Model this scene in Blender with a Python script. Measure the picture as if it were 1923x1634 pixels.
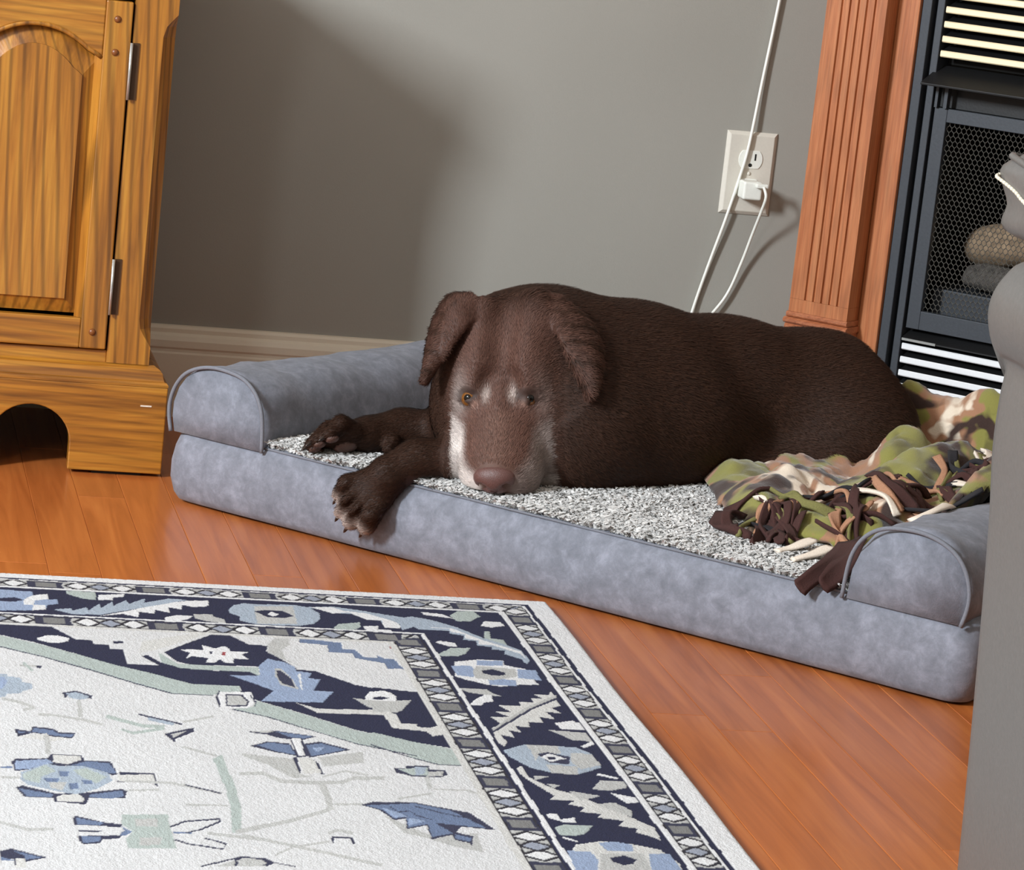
import bpy, bmesh, math, random
import numpy as np
from mathutils import Vector, Matrix, noise as mnoise

random.seed(7)
rng = np.random.default_rng(7)
scene = bpy.context.scene
for o in list(bpy.data.objects):
    bpy.data.objects.remove(o)
COL = scene.collection

# ------------------------------------------------------------------ camera
# world: x along the back wall, y into the back wall (wall plane y = 0), z up; metres
FOCAL_PX, ROLL, PITCH, YAW = 5900.0, math.radians(6.215), math.radians(11.09), math.radians(12.87)
CAM = Vector((-1.2412, -4.1571, 0.8381))
fwd = Vector((math.sin(YAW) * math.cos(PITCH), math.cos(YAW) * math.cos(PITCH), -math.sin(PITCH)))
r0 = Vector((math.cos(YAW), -math.sin(YAW), 0))
u0 = r0.cross(fwd)
rgt = r0 * math.cos(ROLL) + u0 * math.sin(ROLL)
upv = -r0 * math.sin(ROLL) + u0 * math.cos(ROLL)
cam_data = bpy.data.cameras.new('camera')
cam_data.sensor_fit = 'HORIZONTAL'
cam_data.sensor_width = 36.0
cam_data.lens = FOCAL_PX / 1923.0 * 36.0
cam_data.clip_start = 0.05
cam = bpy.data.objects.new('camera', cam_data)
cam.matrix_world = Matrix(((rgt.x, upv.x, -fwd.x, CAM.x), (rgt.y, upv.y, -fwd.y, CAM.y),
                           (rgt.z, upv.z, -fwd.z, CAM.z), (0, 0, 0, 1)))
COL.objects.link(cam)
scene.camera = cam

# ------------------------------------------------------------------ light
world = bpy.data.worlds.new('room_light')
scene.world = world
world.use_nodes = True
bg = world.node_tree.nodes['Background']
bg.inputs[0].default_value = (1.0, 0.89, 0.74, 1)
bg.inputs[1].default_value = 0.62


def area(name, loc, target, sx, sy, watts, colour):
    d = bpy.data.lights.new(name, 'AREA')
    d.shape = 'RECTANGLE'
    d.size, d.size_y = sx, sy
    d.energy = watts
    d.color = colour
    o = bpy.data.objects.new(name, d)
    o.location = loc
    v = Vector(target) - Vector(loc)
    o.rotation_euler = v.to_track_quat('-Z', 'Y').to_euler()
    COL.objects.link(o)
    return o


area('window_daylight', (-3.775, -2.845, 2.08), (-0.3, -0.3, 0.3), 0.42, 0.8, 240, (0.87, 0.94, 1.0))
area('window_daylight_far', (-2.6, -3.7, 1.7), (-0.4, -0.4, 0.2), 0.35, 0.7, 12, (0.97, 0.98, 1.0))

vs = scene.view_settings
vs.view_transform = 'Standard'
vs.look = 'None'
vs.exposure = 0.0
vs.gamma = 1.0
vs.use_curve_mapping = False

# ------------------------------------------------------------------ materials


def srgb(r, g, b):
    def c(v):
        v /= 255.0
        return v / 12.92 if v <= 0.04045 else ((v + 0.055) / 1.055) ** 2.4
    return (c(r), c(g), c(b), 1.0)


MATS = {}


class NT:
    def __init__(self, name):
        self.m = bpy.data.materials.new(name)
        self.m.use_nodes = True
        self.t = self.m.node_tree
        self.b = self.t.nodes['Principled BSDF']
        MATS[name] = self.m

    def n(self, typ, **kw):
        nd = self.t.nodes.new(typ)
        for k, v in kw.items():
            if k in nd.inputs:
                nd.inputs[k].default_value = v
            else:
                setattr(nd, k, v)
        return nd

    def l(self, a, ao, b, bi):
        self.t.links.new(a.outputs[ao], b.inputs[bi])

    def coords(self, scale=(1, 1, 1), rot=(0, 0, 0), kind='Object'):
        tc = self.n('ShaderNodeTexCoord')
        mp = self.n('ShaderNodeMapping')
        mp.inputs['Scale'].default_value = scale
        mp.inputs['Rotation'].default_value = rot
        self.l(tc, kind, mp, 'Vector')
        return mp

    def ramp(self, stops):
        r = self.n('ShaderNodeValToRGB')
        e = r.color_ramp.elements
        while len(e) < len(stops):
            e.new(0.5)
        for el, (p, c) in zip(e, stops):
            el.position = p
            el.color = c
        return r

    def bump(self, src, out, strength, dist=0.001):
        b = self.n('ShaderNodeBump', Strength=strength, Distance=dist)
        self.l(src, out, b, 'Height')
        self.l(b, 'Normal', self.b, 'Normal')
        return b

    def set(self, **kw):
        for k, v in kw.items():
            self.b.inputs[k.replace('_', ' ')].default_value = v
        return self


def mat_plain(name, col, rough=0.5, metal=0.0, bump=0.0, bscale=300.0, vary=0.0):
    k = NT(name)
    k.set(Base_Color=col, Roughness=rough, Metallic=metal)
    mp = k.coords((1, 1, 1))
    nz = k.n('ShaderNodeTexNoise', Scale=bscale, Detail=3.0)
    k.l(mp, 'Vector', nz, 'Vector')
    if vary:
        c0 = tuple(v * (1 - vary) for v in col[:3]) + (1,)
        c1 = tuple(min(1, v * (1 + vary)) for v in col[:3]) + (1,)
        r = k.ramp([(0.3, c0), (0.7, c1)])
        k.l(nz, 'Fac', r, 'Fac')
        k.l(r, 'Color', k.b, 'Base Color')
    if bump:
        k.bump(nz, 'Fac', bump, 0.001)
    return k.m


def mat_wood(name, light, mid, dark, grain_axis, rough=0.35, coat=0.3, scale=1.0, line=0.5):
    """wood with long grain along the given axis (0 x, 1 y, 2 z)"""
    k = NT(name)
    s = [44 * scale] * 3
    s[grain_axis] = 2.6 * scale
    mp = k.coords(tuple(s))
    n1 = k.n('ShaderNodeTexNoise', Scale=1.3, Detail=4.0, Roughness=0.6, Distortion=0.6)
    k.l(mp, 'Vector', n1, 'Vector')
    s2 = [150 * scale] * 3
    s2[grain_axis] = 5 * scale
    mp2 = k.coords(tuple(s2))
    n2 = k.n('ShaderNodeTexNoise', Scale=2.0, Detail=3.0)
    k.l(mp2, 'Vector', n2, 'Vector')
    wv = k.n('ShaderNodeTexWave', Scale=1.1, Distortion=5.0, Detail=2.0)
    wv.inputs['Detail Scale'].default_value = 0.7
    wv.wave_type = 'BANDS'
    wv.bands_direction = 'DIAGONAL'
    k.l(mp, 'Vector', wv, 'Vector')
    r1 = k.ramp([(0.25, dark), (0.5, mid), (0.75, light)])
    k.l(n1, 'Fac', r1, 'Fac')
    r2 = k.ramp([(0.0, (1 - line, 1 - line, 1 - line, 1)), (0.35, (1, 1, 1, 1))])
    k.l(wv, 'Fac', r2, 'Fac')
    r3 = k.ramp([(0.3, (0.72, 0.7, 0.66, 1)), (0.6, (1, 1, 1, 1))])
    k.l(n2, 'Fac', r3, 'Fac')
    m1 = k.n('ShaderNodeMix', data_type='RGBA', blend_type='MULTIPLY')
    m1.inputs[0].default_value = 1.0
    k.l(r1, 'Color', m1, 6)
    k.l(r2, 'Color', m1, 7)
    m2 = k.n('ShaderNodeMix', data_type='RGBA', blend_type='MULTIPLY')
    m2.inputs[0].default_value = 0.8
    k.l(m1, 2, m2, 6)
    k.l(r3, 'Color', m2, 7)
    k.l(m2, 2, k.b, 'Base Color')
    k.set(Roughness=rough)
    k.b.inputs['Coat Weight'].default_value = coat
    k.b.inputs['Coat Roughness'].default_value = 0.18
    k.bump(n2, 'Fac', 0.25, 0.0006)
    return k.m


def mat_wall():
    k = NT('wall_paint')
    mp = k.coords()
    nz = k.n('ShaderNodeTexNoise', Scale=420.0, Detail=3.0)
    k.l(mp, 'Vector', nz, 'Vector')
    n2 = k.n('ShaderNodeTexNoise', Scale=2.5, Detail=2.0)
    k.l(mp, 'Vector', n2, 'Vector')
    r = k.ramp([(0.3, srgb(153, 150, 142)), (0.7, srgb(160, 157, 149))])
    k.l(n2, 'Fac', r, 'Fac')
    k.l(r, 'Color', k.b, 'Base Color')
    k.set(Roughness=0.75)
    k.bump(nz, 'Fac', 0.18, 0.0008)
    return k.m


def mat_floor():
    k = NT('floor_board')
    oi = k.n('ShaderNodeObjectInfo')
    mp = k.coords((60, 3.0, 60))
    ad = k.n('ShaderNodeVectorMath', operation='ADD')
    sc = k.n('ShaderNodeVectorMath', operation='SCALE')
    sc.inputs['Scale'].default_value = 37.0
    k.l(oi, 'Location', sc, 0)
    k.l(mp, 'Vector', ad, 0)
    k.l(sc, 'Vector', ad, 1)
    nz = k.n('ShaderNodeTexNoise', Scale=1.0, Detail=5.0, Roughness=0.6, Distortion=0.8)
    k.l(ad, 'Vector', nz, 'Vector')
    r = k.ramp([(0.25, srgb(158, 82, 34)), (0.55, srgb(186, 104, 48)), (0.8, srgb(202, 122, 60))])
    k.l(nz, 'Fac', r, 'Fac')
    hs = k.n('ShaderNodeHueSaturation')
    mr = k.n('ShaderNodeMapRange')
    mr.inputs['To Min'].default_value = 0.86
    mr.inputs['To Max'].default_value = 1.08
    k.l(oi, 'Random', mr, 'Value')
    k.l(mr, 'Result', hs, 'Value')
    k.l(r, 'Color', hs, 'Color')
    k.l(hs, 'Color', k.b, 'Base Color')
    k.set(Roughness=0.34)
    k.b.inputs['Coat Weight'].default_value = 0.3
    k.b.inputs['Coat Roughness'].default_value = 0.12
    k.bump(nz, 'Fac', 0.08, 0.001)
    return k.m


def mat_suede():
    k = NT('grey_suede')
    mp = k.coords()
    n1 = k.n('ShaderNodeTexNoise', Scale=48.0, Detail=6.0, Roughness=0.72, Distortion=0.25)
    k.l(mp, 'Vector', n1, 'Vector')
    r = k.ramp([(0.3, srgb(100, 103, 112)), (0.5, srgb(117, 120, 130)), (0.72, srgb(140, 143, 155))])
    k.l(n1, 'Fac', r, 'Fac')
    k.l(r, 'Color', k.b, 'Base Color')
    k.set(Roughness=0.85)
    k.b.inputs['Sheen Weight'].default_value = 0.08
    k.b.inputs['Sheen Roughness'].default_value = 0.45
    n2 = k.n('ShaderNodeTexNoise', Scale=700.0, Detail=2.0)
    k.l(mp, 'Vector', n2, 'Vector')
    k.bump(n2, 'Fac', 0.3, 0.0006)
    return k.m


def mat_attr(name, rough=0.9, sheen=0.0, noise_scale=500.0, bump=0.4, dist=0.001, var=0.12, stretch=(1, 1, 1)):
    """colour from the mesh's colour attribute 'col', broken up with fine noise"""
    k = NT(name)
    at = k.n('ShaderNodeAttribute', attribute_name='col')
    mp = k.coords(stretch)
    nz = k.n('ShaderNodeTexNoise', Scale=noise_scale, Detail=3.0)
    k.l(mp, 'Vector', nz, 'Vector')
    r = k.ramp([(0.25, (1 - var, 1 - var, 1 - var, 1)), (0.75, (1, 1, 1, 1))])
    k.l(nz, 'Fac', r, 'Fac')
    mx = k.n('ShaderNodeMix', data_type='RGBA', blend_type='MULTIPLY')
    mx.inputs[0].default_value = 1.0
    k.l(at, 'Color', mx, 6)
    k.l(r, 'Color', mx, 7)
    k.l(mx, 2, k.b, 'Base Color')
    k.set(Roughness=rough)
    k.b.inputs['Sheen Weight'].default_value = sheen
    if bump:
        k.bump(nz, 'Fac', bump, dist)
    return k.m


def mat_camo():
    k = NT('camouflage_fleece')
    mp = k.coords((1, 1, 1))
    n1 = k.n('ShaderNodeTexNoise', Scale=10.0, Detail=2.5, Roughness=0.55, Distortion=0.9)
    k.l(mp, 'Vector', n1, 'Vector')
    G, DK, TN, WH, OL = srgb(130, 126, 62), srgb(52, 33, 27), srgb(156, 114, 86), srgb(222, 206, 186), srgb(98, 92, 46)
    r = k.ramp([(0.0, OL), (0.36, OL), (0.42, G), (0.52, G), (0.55, TN), (0.62, TN), (0.66, WH)])
    k.l(n1, 'Fac', r, 'Fac')
    n3 = k.n('ShaderNodeTexNoise', Scale=13.0, Detail=2.0, Roughness=0.5, Distortion=0.7, noise_dimensions='4D', W=3.7)
    k.l(mp, 'Vector', n3, 'Vector')
    r3 = k.ramp([(0.54, (0, 0, 0, 1)), (0.585, (1, 1, 1, 1))])
    k.l(n3, 'Fac', r3, 'Fac')
    mx = k.n('ShaderNodeMix', data_type='RGBA')
    k.l(r3, 'Color', mx, 0)
    k.l(r, 'Color', mx, 6)
    mx.inputs[7].default_value = DK
    n2 = k.n('ShaderNodeTexNoise', Scale=700.0, Detail=2.0)
    k.l(mp, 'Vector', n2, 'Vector')
    k.l(mx, 2, k.b, 'Base Color')
    k.set(Roughness=0.95)
    k.b.inputs['Sheen Weight'].default_value = 0.3
    k.bump(n2, 'Fac', 0.5, 0.001)
    return k.m


OAK_L, OAK_M, OAK_D = srgb(192, 136, 50), srgb(168, 108, 34), srgb(110, 64, 20)
mat_wood('oak_upright', OAK_L, OAK_M, OAK_D, 2, 0.38, 0.35, 0.9, 0.42)
mat_wood('oak_level', OAK_L, OAK_M, OAK_D, 0, 0.38, 0.35, 1.1, 0.25)
mat_wood('cherry_upright', srgb(196, 128, 82), srgb(180, 108, 64), srgb(160, 88, 46), 2, 0.42, 0.25, 1.6, 0.12)
mat_wood('cherry_level', srgb(190, 122, 84), srgb(174, 104, 68), srgb(150, 84, 52), 0, 0.4, 0.25, 1.6, 0.12)
mat_wall()
mat_floor()
mat_suede()
mat_camo()
mat_attr('woven_wool', 0.95, 0.0, 600.0, 0.6, 0.0015, 0.22)
mat_attr('short_fur', 0.62, 0.0, 900.0, 0.25, 0.0006, 0.3)
mat_attr('fur_strand', 0.72, 0.0, 300.0, 0.0, 0.001, 0.05)
for m_ in ('short_fur', 'fur_strand'):
    MATS[m_].node_tree.nodes['Principled BSDF'].inputs['Specular IOR Level'].default_value = 0.3
mat_attr('sherpa_pile', 0.95, 0.3, 300.0, 0.0, 0.001, 0.05)
mat_plain('ceiling_paint', srgb(226, 224, 218), 0.8, bump=0.1, vary=0.02)
mat_plain('subfloor', srgb(92, 46, 20), 0.6, vary=0.1)
mat_plain('baseboard_paint', srgb(232, 224, 206), 0.5, bump=0.08)
mat_plain('dark_recess', srgb(22, 14, 8), 0.8, vary=0.1)
mat_plain('hinge_steel', srgb(205, 208, 205), 0.3, 0.8, vary=0.05)
mat_plain('hinge_leaf', srgb(70, 46, 24), 0.5, 0.3, vary=0.05)
mat_plain('peg_wood', srgb(120, 68, 30), 0.35, vary=0.15)
mat_plain('white_plastic', srgb(236, 236, 228), 0.35, vary=0.02)
mat_plain('outlet_plate', srgb(214, 208, 196), 0.4, vary=0.02)
mat_plain('slot_black', srgb(14, 13, 12), 0.7, vary=0.1)
mat_plain('black_iron', srgb(58, 62, 68), 0.5, 0.2, bump=0.1, vary=0.08)
mat_plain('black_iron_dark', srgb(26, 26, 27), 0.5, 0.2, bump=0.1, vary=0.1)
mat_plain('firebox_soot', srgb(20, 19, 17), 0.9, bump=0.3, bscale=60, vary=0.3)
mat_plain('wire_mesh', srgb(120, 118, 112), 0.5, 0.5, vary=0.1)
mat_plain('louver_shine_cream', srgb(255, 236, 196), 0.35, 0.2, vary=0.02)  # window reflection on the upper slats, put into a pale cream colour
mat_plain('louver_shine_white', srgb(250, 252, 255), 0.35, 0.2, vary=0.02)  # window reflection on the lower slats, put into a near-white colour
mat_plain('ceramic_log', srgb(150, 128, 104), 0.9, bump=0.9, bscale=90, vary=0.4)
mat_plain('ceramic_log_grey', srgb(84, 80, 76), 0.9, bump=0.9, bscale=90, vary=0.5)
mat_plain('grey_leather', srgb(98, 95, 92), 0.42, bump=0.25, bscale=260, vary=0.05)
mat_plain('stitch_thread', srgb(214, 206, 186), 0.7, vary=0.05)
mat_plain('piping_grey', srgb(112, 114, 122), 0.85, bump=0.2, bscale=500, vary=0.08)
mat_plain('eye_amber', srgb(112, 70, 30), 0.08, vary=0.3, bscale=900)
mat_plain('eye_pupil', srgb(8, 6, 5), 0.06, vary=0.1)
mat_plain('nose_leather', srgb(92, 62, 57), 0.45, bump=0.5, bscale=900, vary=0.15)
mat_plain('claw_horn', srgb(40, 30, 26), 0.3, vary=0.2)
mat_plain('pad_skin', srgb(80, 56, 48), 0.6, bump=0.4, bscale=600, vary=0.15)
mat_plain('fringe_brown', srgb(62, 34, 30), 0.95, bump=0.5, bscale=700, vary=0.15)
mat_plain('fringe_black', srgb(34, 32, 36), 0.95, bump=0.5, bscale=700, vary=0.15)
mat_plain('fringe_cream', srgb(226, 212, 196), 0.95, bump=0.5, bscale=700, vary=0.1)
mat_plain('fringe_olive', srgb(112, 108, 62), 0.95, bump=0.5, bscale=700, vary=0.15)
mat_plain('fringe_tan', srgb(164, 120, 92), 0.95, bump=0.5, bscale=700, vary=0.15)

# ------------------------------------------------------------------ mesh helpers


class MB:
    """collects shapes into one mesh; f maps local coordinates to world"""

    def __init__(self, f=None):
        self.v, self.fc = [], []
        self.f = f or (lambda x, y, z: (x, y, z))

    def add(self, vs, fs):
        b = len(self.v)
        self.v += [tuple(self.f(*p)) for p in vs]
        self.fc += [tuple(b + i for i in q) for q in fs]
        return self

    def box(self, x0, x1, y0, y1, z0, z1):
        vs = [(x, y, z) for z in (z0, z1) for y in (y0, y1) for x in (x0, x1)]
        return self.add(vs, [(0, 2, 3, 1), (4, 5, 7, 6), (0, 1, 5, 4), (2, 6, 7, 3), (0, 4, 6, 2), (1, 3, 7, 5)])

    def prism(self, poly, axis, a, b):
        """polygon swept along one axis from a to b; poly holds the other two coordinates in order"""
        def pt(p, c):
            q = list(p)
            q.insert(axis, c)
            return tuple(q)
        n = len(poly)
        vs = [pt(p, a) for p in poly] + [pt(p, b) for p in poly]
        fs = [(i, (i + 1) % n, n + (i + 1) % n, n + i) for i in range(n)]
        fs += [tuple(range(n - 1, -1, -1)), tuple(range(n, 2 * n))]
        return self.add(vs, fs)

    def rings(self, rings, cap=True, closed=True):
        n = len(rings[0])
        vs = [p for r in rings for p in r]
        fs = []
        m = n if closed else n - 1
        for k in range(len(rings) - 1):
            for i in range(m):
                j = (i + 1) % n
                fs.append((k * n + i, k * n + j, (k + 1) * n + j, (k + 1) * n + i))
        if cap:
            fs.append(tuple(range(n - 1, -1, -1)))
            fs.append(tuple((len(rings) - 1) * n + i for i in range(n)))
        return self.add(vs, fs)

    def tube(self, path, r, n=8, taper=None):
        P = [Vector(p) for p in path]
        rings = []
        ref = Vector((0.3, 0.2, 0.93)).normalized()
        for i, p in enumerate(P):
            d = (P[min(i + 1, len(P) - 1)] - P[max(i - 1, 0)]).normalized()
            a = d.cross(ref)
            if a.length < 1e-4:
                a = d.cross(Vector((1, 0, 0)))
            a.normalize()
            b = d.cross(a)
            rr = r if taper is None else r * taper[i]
            rings.append([tuple(p + (a * math.cos(t) + b * math.sin(t)) * rr) for t in
                          [2 * math.pi * k / n for k in range(n)]])
        return self.rings(rings)

    def grid(self, fn, nu, nv):
        vs = [fn(i / nu, j / nv) for j in range(nv + 1) for i in range(nu + 1)]
        w = nu + 1
        fs = [(j * w + i, j * w + i + 1, (j + 1) * w + i + 1, (j + 1) * w + i) for j in range(nv) for i in range(nu)]
        return self.add(vs, fs)

    def dome(self, c, r, axis=(0, -1, 0), n=12, m=5, flat=0.7):
        ax = Vector(axis).normalized()
        a = ax.orthogonal().normalized()
        b = ax.cross(a)
        rings = []
        for k in range(m + 1):
            t = k / m * math.pi / 2 * 0.97
            rr, hh = r * math.cos(t), r * flat * math.sin(t)
            rings.append([tuple(Vector(c) + ax * hh + (a * math.cos(p) + b * math.sin(p)) * rr) for p in
                          [2 * math.pi * i / n for i in range(n)]])
        return self.rings(rings)

    def build(self, name, mat, parent=None, smooth=False, bevel=0.0, seg=2, solid=0.0, subsurf=0):
        me = bpy.data.meshes.new(name)
        me.from_pydata(self.v, [], self.fc)
        bm = bmesh.new()
        bm.from_mesh(me)
        bmesh.ops.recalc_face_normals(bm, faces=bm.faces)
        bm.to_mesh(me)
        bm.free()
        return link(name, me, mat, parent, smooth, bevel, seg, solid, subsurf)


def link(name, me, mat, parent=None, smooth=False, bevel=0.0, seg=2, solid=0.0, subsurf=0):
    me.materials.clear()
    me.materials.append(MATS[mat])
    if smooth:
        me.polygons.foreach_set('use_smooth', [True] * len(me.polygons))
    o = bpy.data.objects.new(name, me)
    COL.objects.link(o)
    if parent is not None:
        o.parent = parent
        o.matrix_parent_inverse = root_matrix(parent).inverted()
    if solid:
        md = o.modifiers.new('thickness', 'SOLIDIFY')
        md.thickness = solid
        md.offset = 0
    if bevel:
        md = o.modifiers.new('bevel', 'BEVEL')
        md.width = bevel
        md.segments = seg
        md.limit_method = 'ANGLE'
        md.angle_limit = math.radians(35)
    if subsurf:
        md = o.modifiers.new('subdivision', 'SUBSURF')
        md.levels = md.render_levels = subsurf
    return o


def root_matrix(o):
    m = Matrix.Translation(o.location) @ o.rotation_euler.to_matrix().to_4x4()
    if o.parent:
        m = root_matrix(o.parent) @ o.matrix_parent_inverse @ m
    return m


def tag(o, label=None, cat=None, group=None, kind=None):
    if label:
        o['label'] = label
    if cat:
        o['category'] = cat
    if group:
        o['group'] = group
    if kind:
        o['kind'] = kind
    return o


def thing(name, loc, label, cat, group=None):
    o = bpy.data.objects.new(name, None)
    o.empty_display_size = 0.05
    o.location = loc
    COL.objects.link(o)
    return tag(o, label, cat, group)


def set_col(me, cols):
    a = me.color_attributes.new('col', 'FLOAT_COLOR', 'POINT')
    c = np.ones((len(me.vertices), 4), dtype=np.float32)
    c[:, :3] = cols
    a.data.foreach_set('color', c.ravel())


def smooth_path(pts, n=8):
    """Catmull-Rom through the points"""
    P = [Vector(p) for p in pts]
    P = [P[0] * 2 - P[1]] + P + [P[-1] * 2 - P[-2]]
    out = []
    for i in range(1, len(P) - 2):
        a, b, c, d = P[i - 1:i + 3]
        for k in range(n):
            t = k / n
            out.append(0.5 * ((2 * b) + (c - a) * t + (2 * a - 5 * b + 4 * c - d) * t * t + (3 * b - a - 3 * c + d) * t ** 3))
    out.append(P[-2])
    return [tuple(p) for p in out]


def fbm(x, y, z, s, o=3):
    return mnoise.fractal(Vector((x * s, y * s, z * s)), 0.9, 2.0, o)


# ------------------------------------------------------------------ the room
S2 = math.sqrt(0.5)
FX, FY = 0.04, 0.0          # where the slanted fireplace wall leaves the back wall


def fire(s, t, z):
    """slanted fireplace wall: s along it to the right, t out into the room"""
    return (FX + s * S2 - t * S2, FY - s * S2 - t * S2, z)


tag(MB().box(-3.2, FX + 0.10, 0.0, 0.12, 0.0, 2.45).build('wall_back', 'wall_paint'), kind='structure')
w = MB(fire)
w.box(-0.02, 0.19, -0.145, -0.045, 0.0, 2.45)
w.box(0.835, 1.25, -0.145, -0.045, 0.0, 2.45)
w.box(0.19, 0.835, -0.145, -0.045, 0.735, 2.45)
tag(w.build('wall_corner', 'wall_paint'), kind='structure')
tag(MB().box(0.925, 1.05, -4.6, -0.86, 0.0, 2.45).build('wall_right', 'wall_paint'), kind='structure')
tag(MB().box(-3.2, 1.05, -4.6, 0.15, 2.45, 2.55).build('ceiling', 'ceiling_paint'), kind='structure')
tag(MB().box(-3.2, 1.6, -4.6, 0.15, -0.06, -0.012).build('floor', 'subfloor'), kind='structure')
floor = bpy.data.objects['floor']

# baseboard: stepped profile along the back wall
prof = [(0, 0), (-0.014, 0), (-0.014, 0.086), (-0.0125, 0.0885), (-0.0125, 0.092), (-0.0145, 0.095), (-0.0145, 0.104),
        (-0.0115, 0.110), (-0.0075, 0.1135), (-0.0075, 0.119), (-0.005, 0.1225), (0, 0.1235)]
tag(MB().prism(prof, 0, -3.2, 0.085).build('baseboard_back', 'baseboard_paint'), kind='structure')

# floor boards, each one a piece, running towards the back wall
BW = 0.0557
lens = [0.95, 0.78, 1.12, 0.62]
board_mesh = {}


def board(lenm):
    c, g, h = 0.0006, 0.00012, 0.012
    b = MB()
    x0, x1 = -BW / 2 + g, BW / 2 - g
    y0, y1 = -lenm / 2 + g, lenm / 2 - g
    vs = [(x0, y0, -h), (x1, y0, -h), (x1, y1, -h), (x0, y1, -h),
          (x0, y0, -c), (x1, y0, -c), (x1, y1, -c), (x0, y1, -c),
          (x0 + c, y0 + c, 0), (x1 - c, y0 + c, 0), (x1 - c, y1 - c, 0), (x0 + c, y1 - c, 0)]
    fs = [(3, 2, 1, 0)]
    for k in (0, 4):
        fs += [(k + i, k + (i + 1) % 4, k + 4 + (i + 1) % 4, k + 4 + i) for i in range(4)]
    fs.append((8, 9, 10, 11))
    b.add(vs, fs)
    o = b.build('floor_board', 'floor_board', floor)
    return o


proto = {}
row = 0
x = -0.3124 + BW / 2 - 36 * BW
while x < 0.93:
    y = 0.02 + random.random() * 0.08
    while y > -3.3:
        L = random.choice(lens if y < 0 else [0.32, 0.62, 0.95])
        if L not in proto:
            o = proto[L] = board(L)
        else:
            o = proto[L].copy()
            COL.objects.link(o)
        o.location = (x, y - L / 2, 0)
        y -= L
    x += BW
    row += 1

# ------------------------------------------------------------------ oak cabinet
YF = -0.38
cab = thing('oak_cabinet', (-1.135, -0.2, 0), 'golden oak cabinet with arched raised-panel door against the back wall', 'cabinet')
MB().box(-1.418, -0.852, YF + 0.022, -0.02, 0.10, 0.619).build('carcass', 'dark_recess', cab)  # near-black colour stands in for the shade in the door gaps
# right and left corner posts with a stopped chamfer


def post(xa, sgn):
    rings = []
    zs = [0.136, 0.158, 0.163, 0.170, 0.180, 0.192, 0.52, 0.535, 0.548, 0.556, 0.563, 0.58, 0.62]
    cs = [0, 0, 0.003, 0.008, 0.014, 0.016, 0.016, 0.016, 0.0125, 0.006, 0, 0, 0]
    for z, c in zip(zs, cs):
        p = [(0, 0), (0.052 - c, 0), (0.052 - c * 0.62, c * 0.34), (0.052 - c * 0.6, c * 0.52), (0.052 - c * 0.25, c * 0.8), (0.052, c * 1.05 + 1e-4),
             (0.052, 0.355), (0, 0.355)]
        rings.append([(xa + sgn * q[0], YF + q[1], z) for q in p])
    return MB().rings(rings).build('corner_post', 'oak_upright', cab, bevel=0.0008, seg=1)


post(-0.892, 1)
post(-1.378, -1)
MB().box(-1.154, -1.118, YF, YF + 0.02, 0.136, 0.62).build('centre_stile', 'oak_upright', cab, bevel=0.0012)
MB().box(-1.378, -0.892, YF + 0.004, YF + 0.03, 0.130, 0.1505).build('bottom_rail', 'oak_level', cab, bevel=0.0012)
MB().box(-1.378, -0.892, YF + 0.002, YF + 0.03, 0.577, 0.62).build('top_rail', 'oak_level', cab, bevel=0.0012)
MB().box(-1.438, -0.832, -0.396, -0.015, 0.62, 0.672).build('cabinet_top', 'oak_level', cab, bevel=0.006, seg=3)


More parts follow.
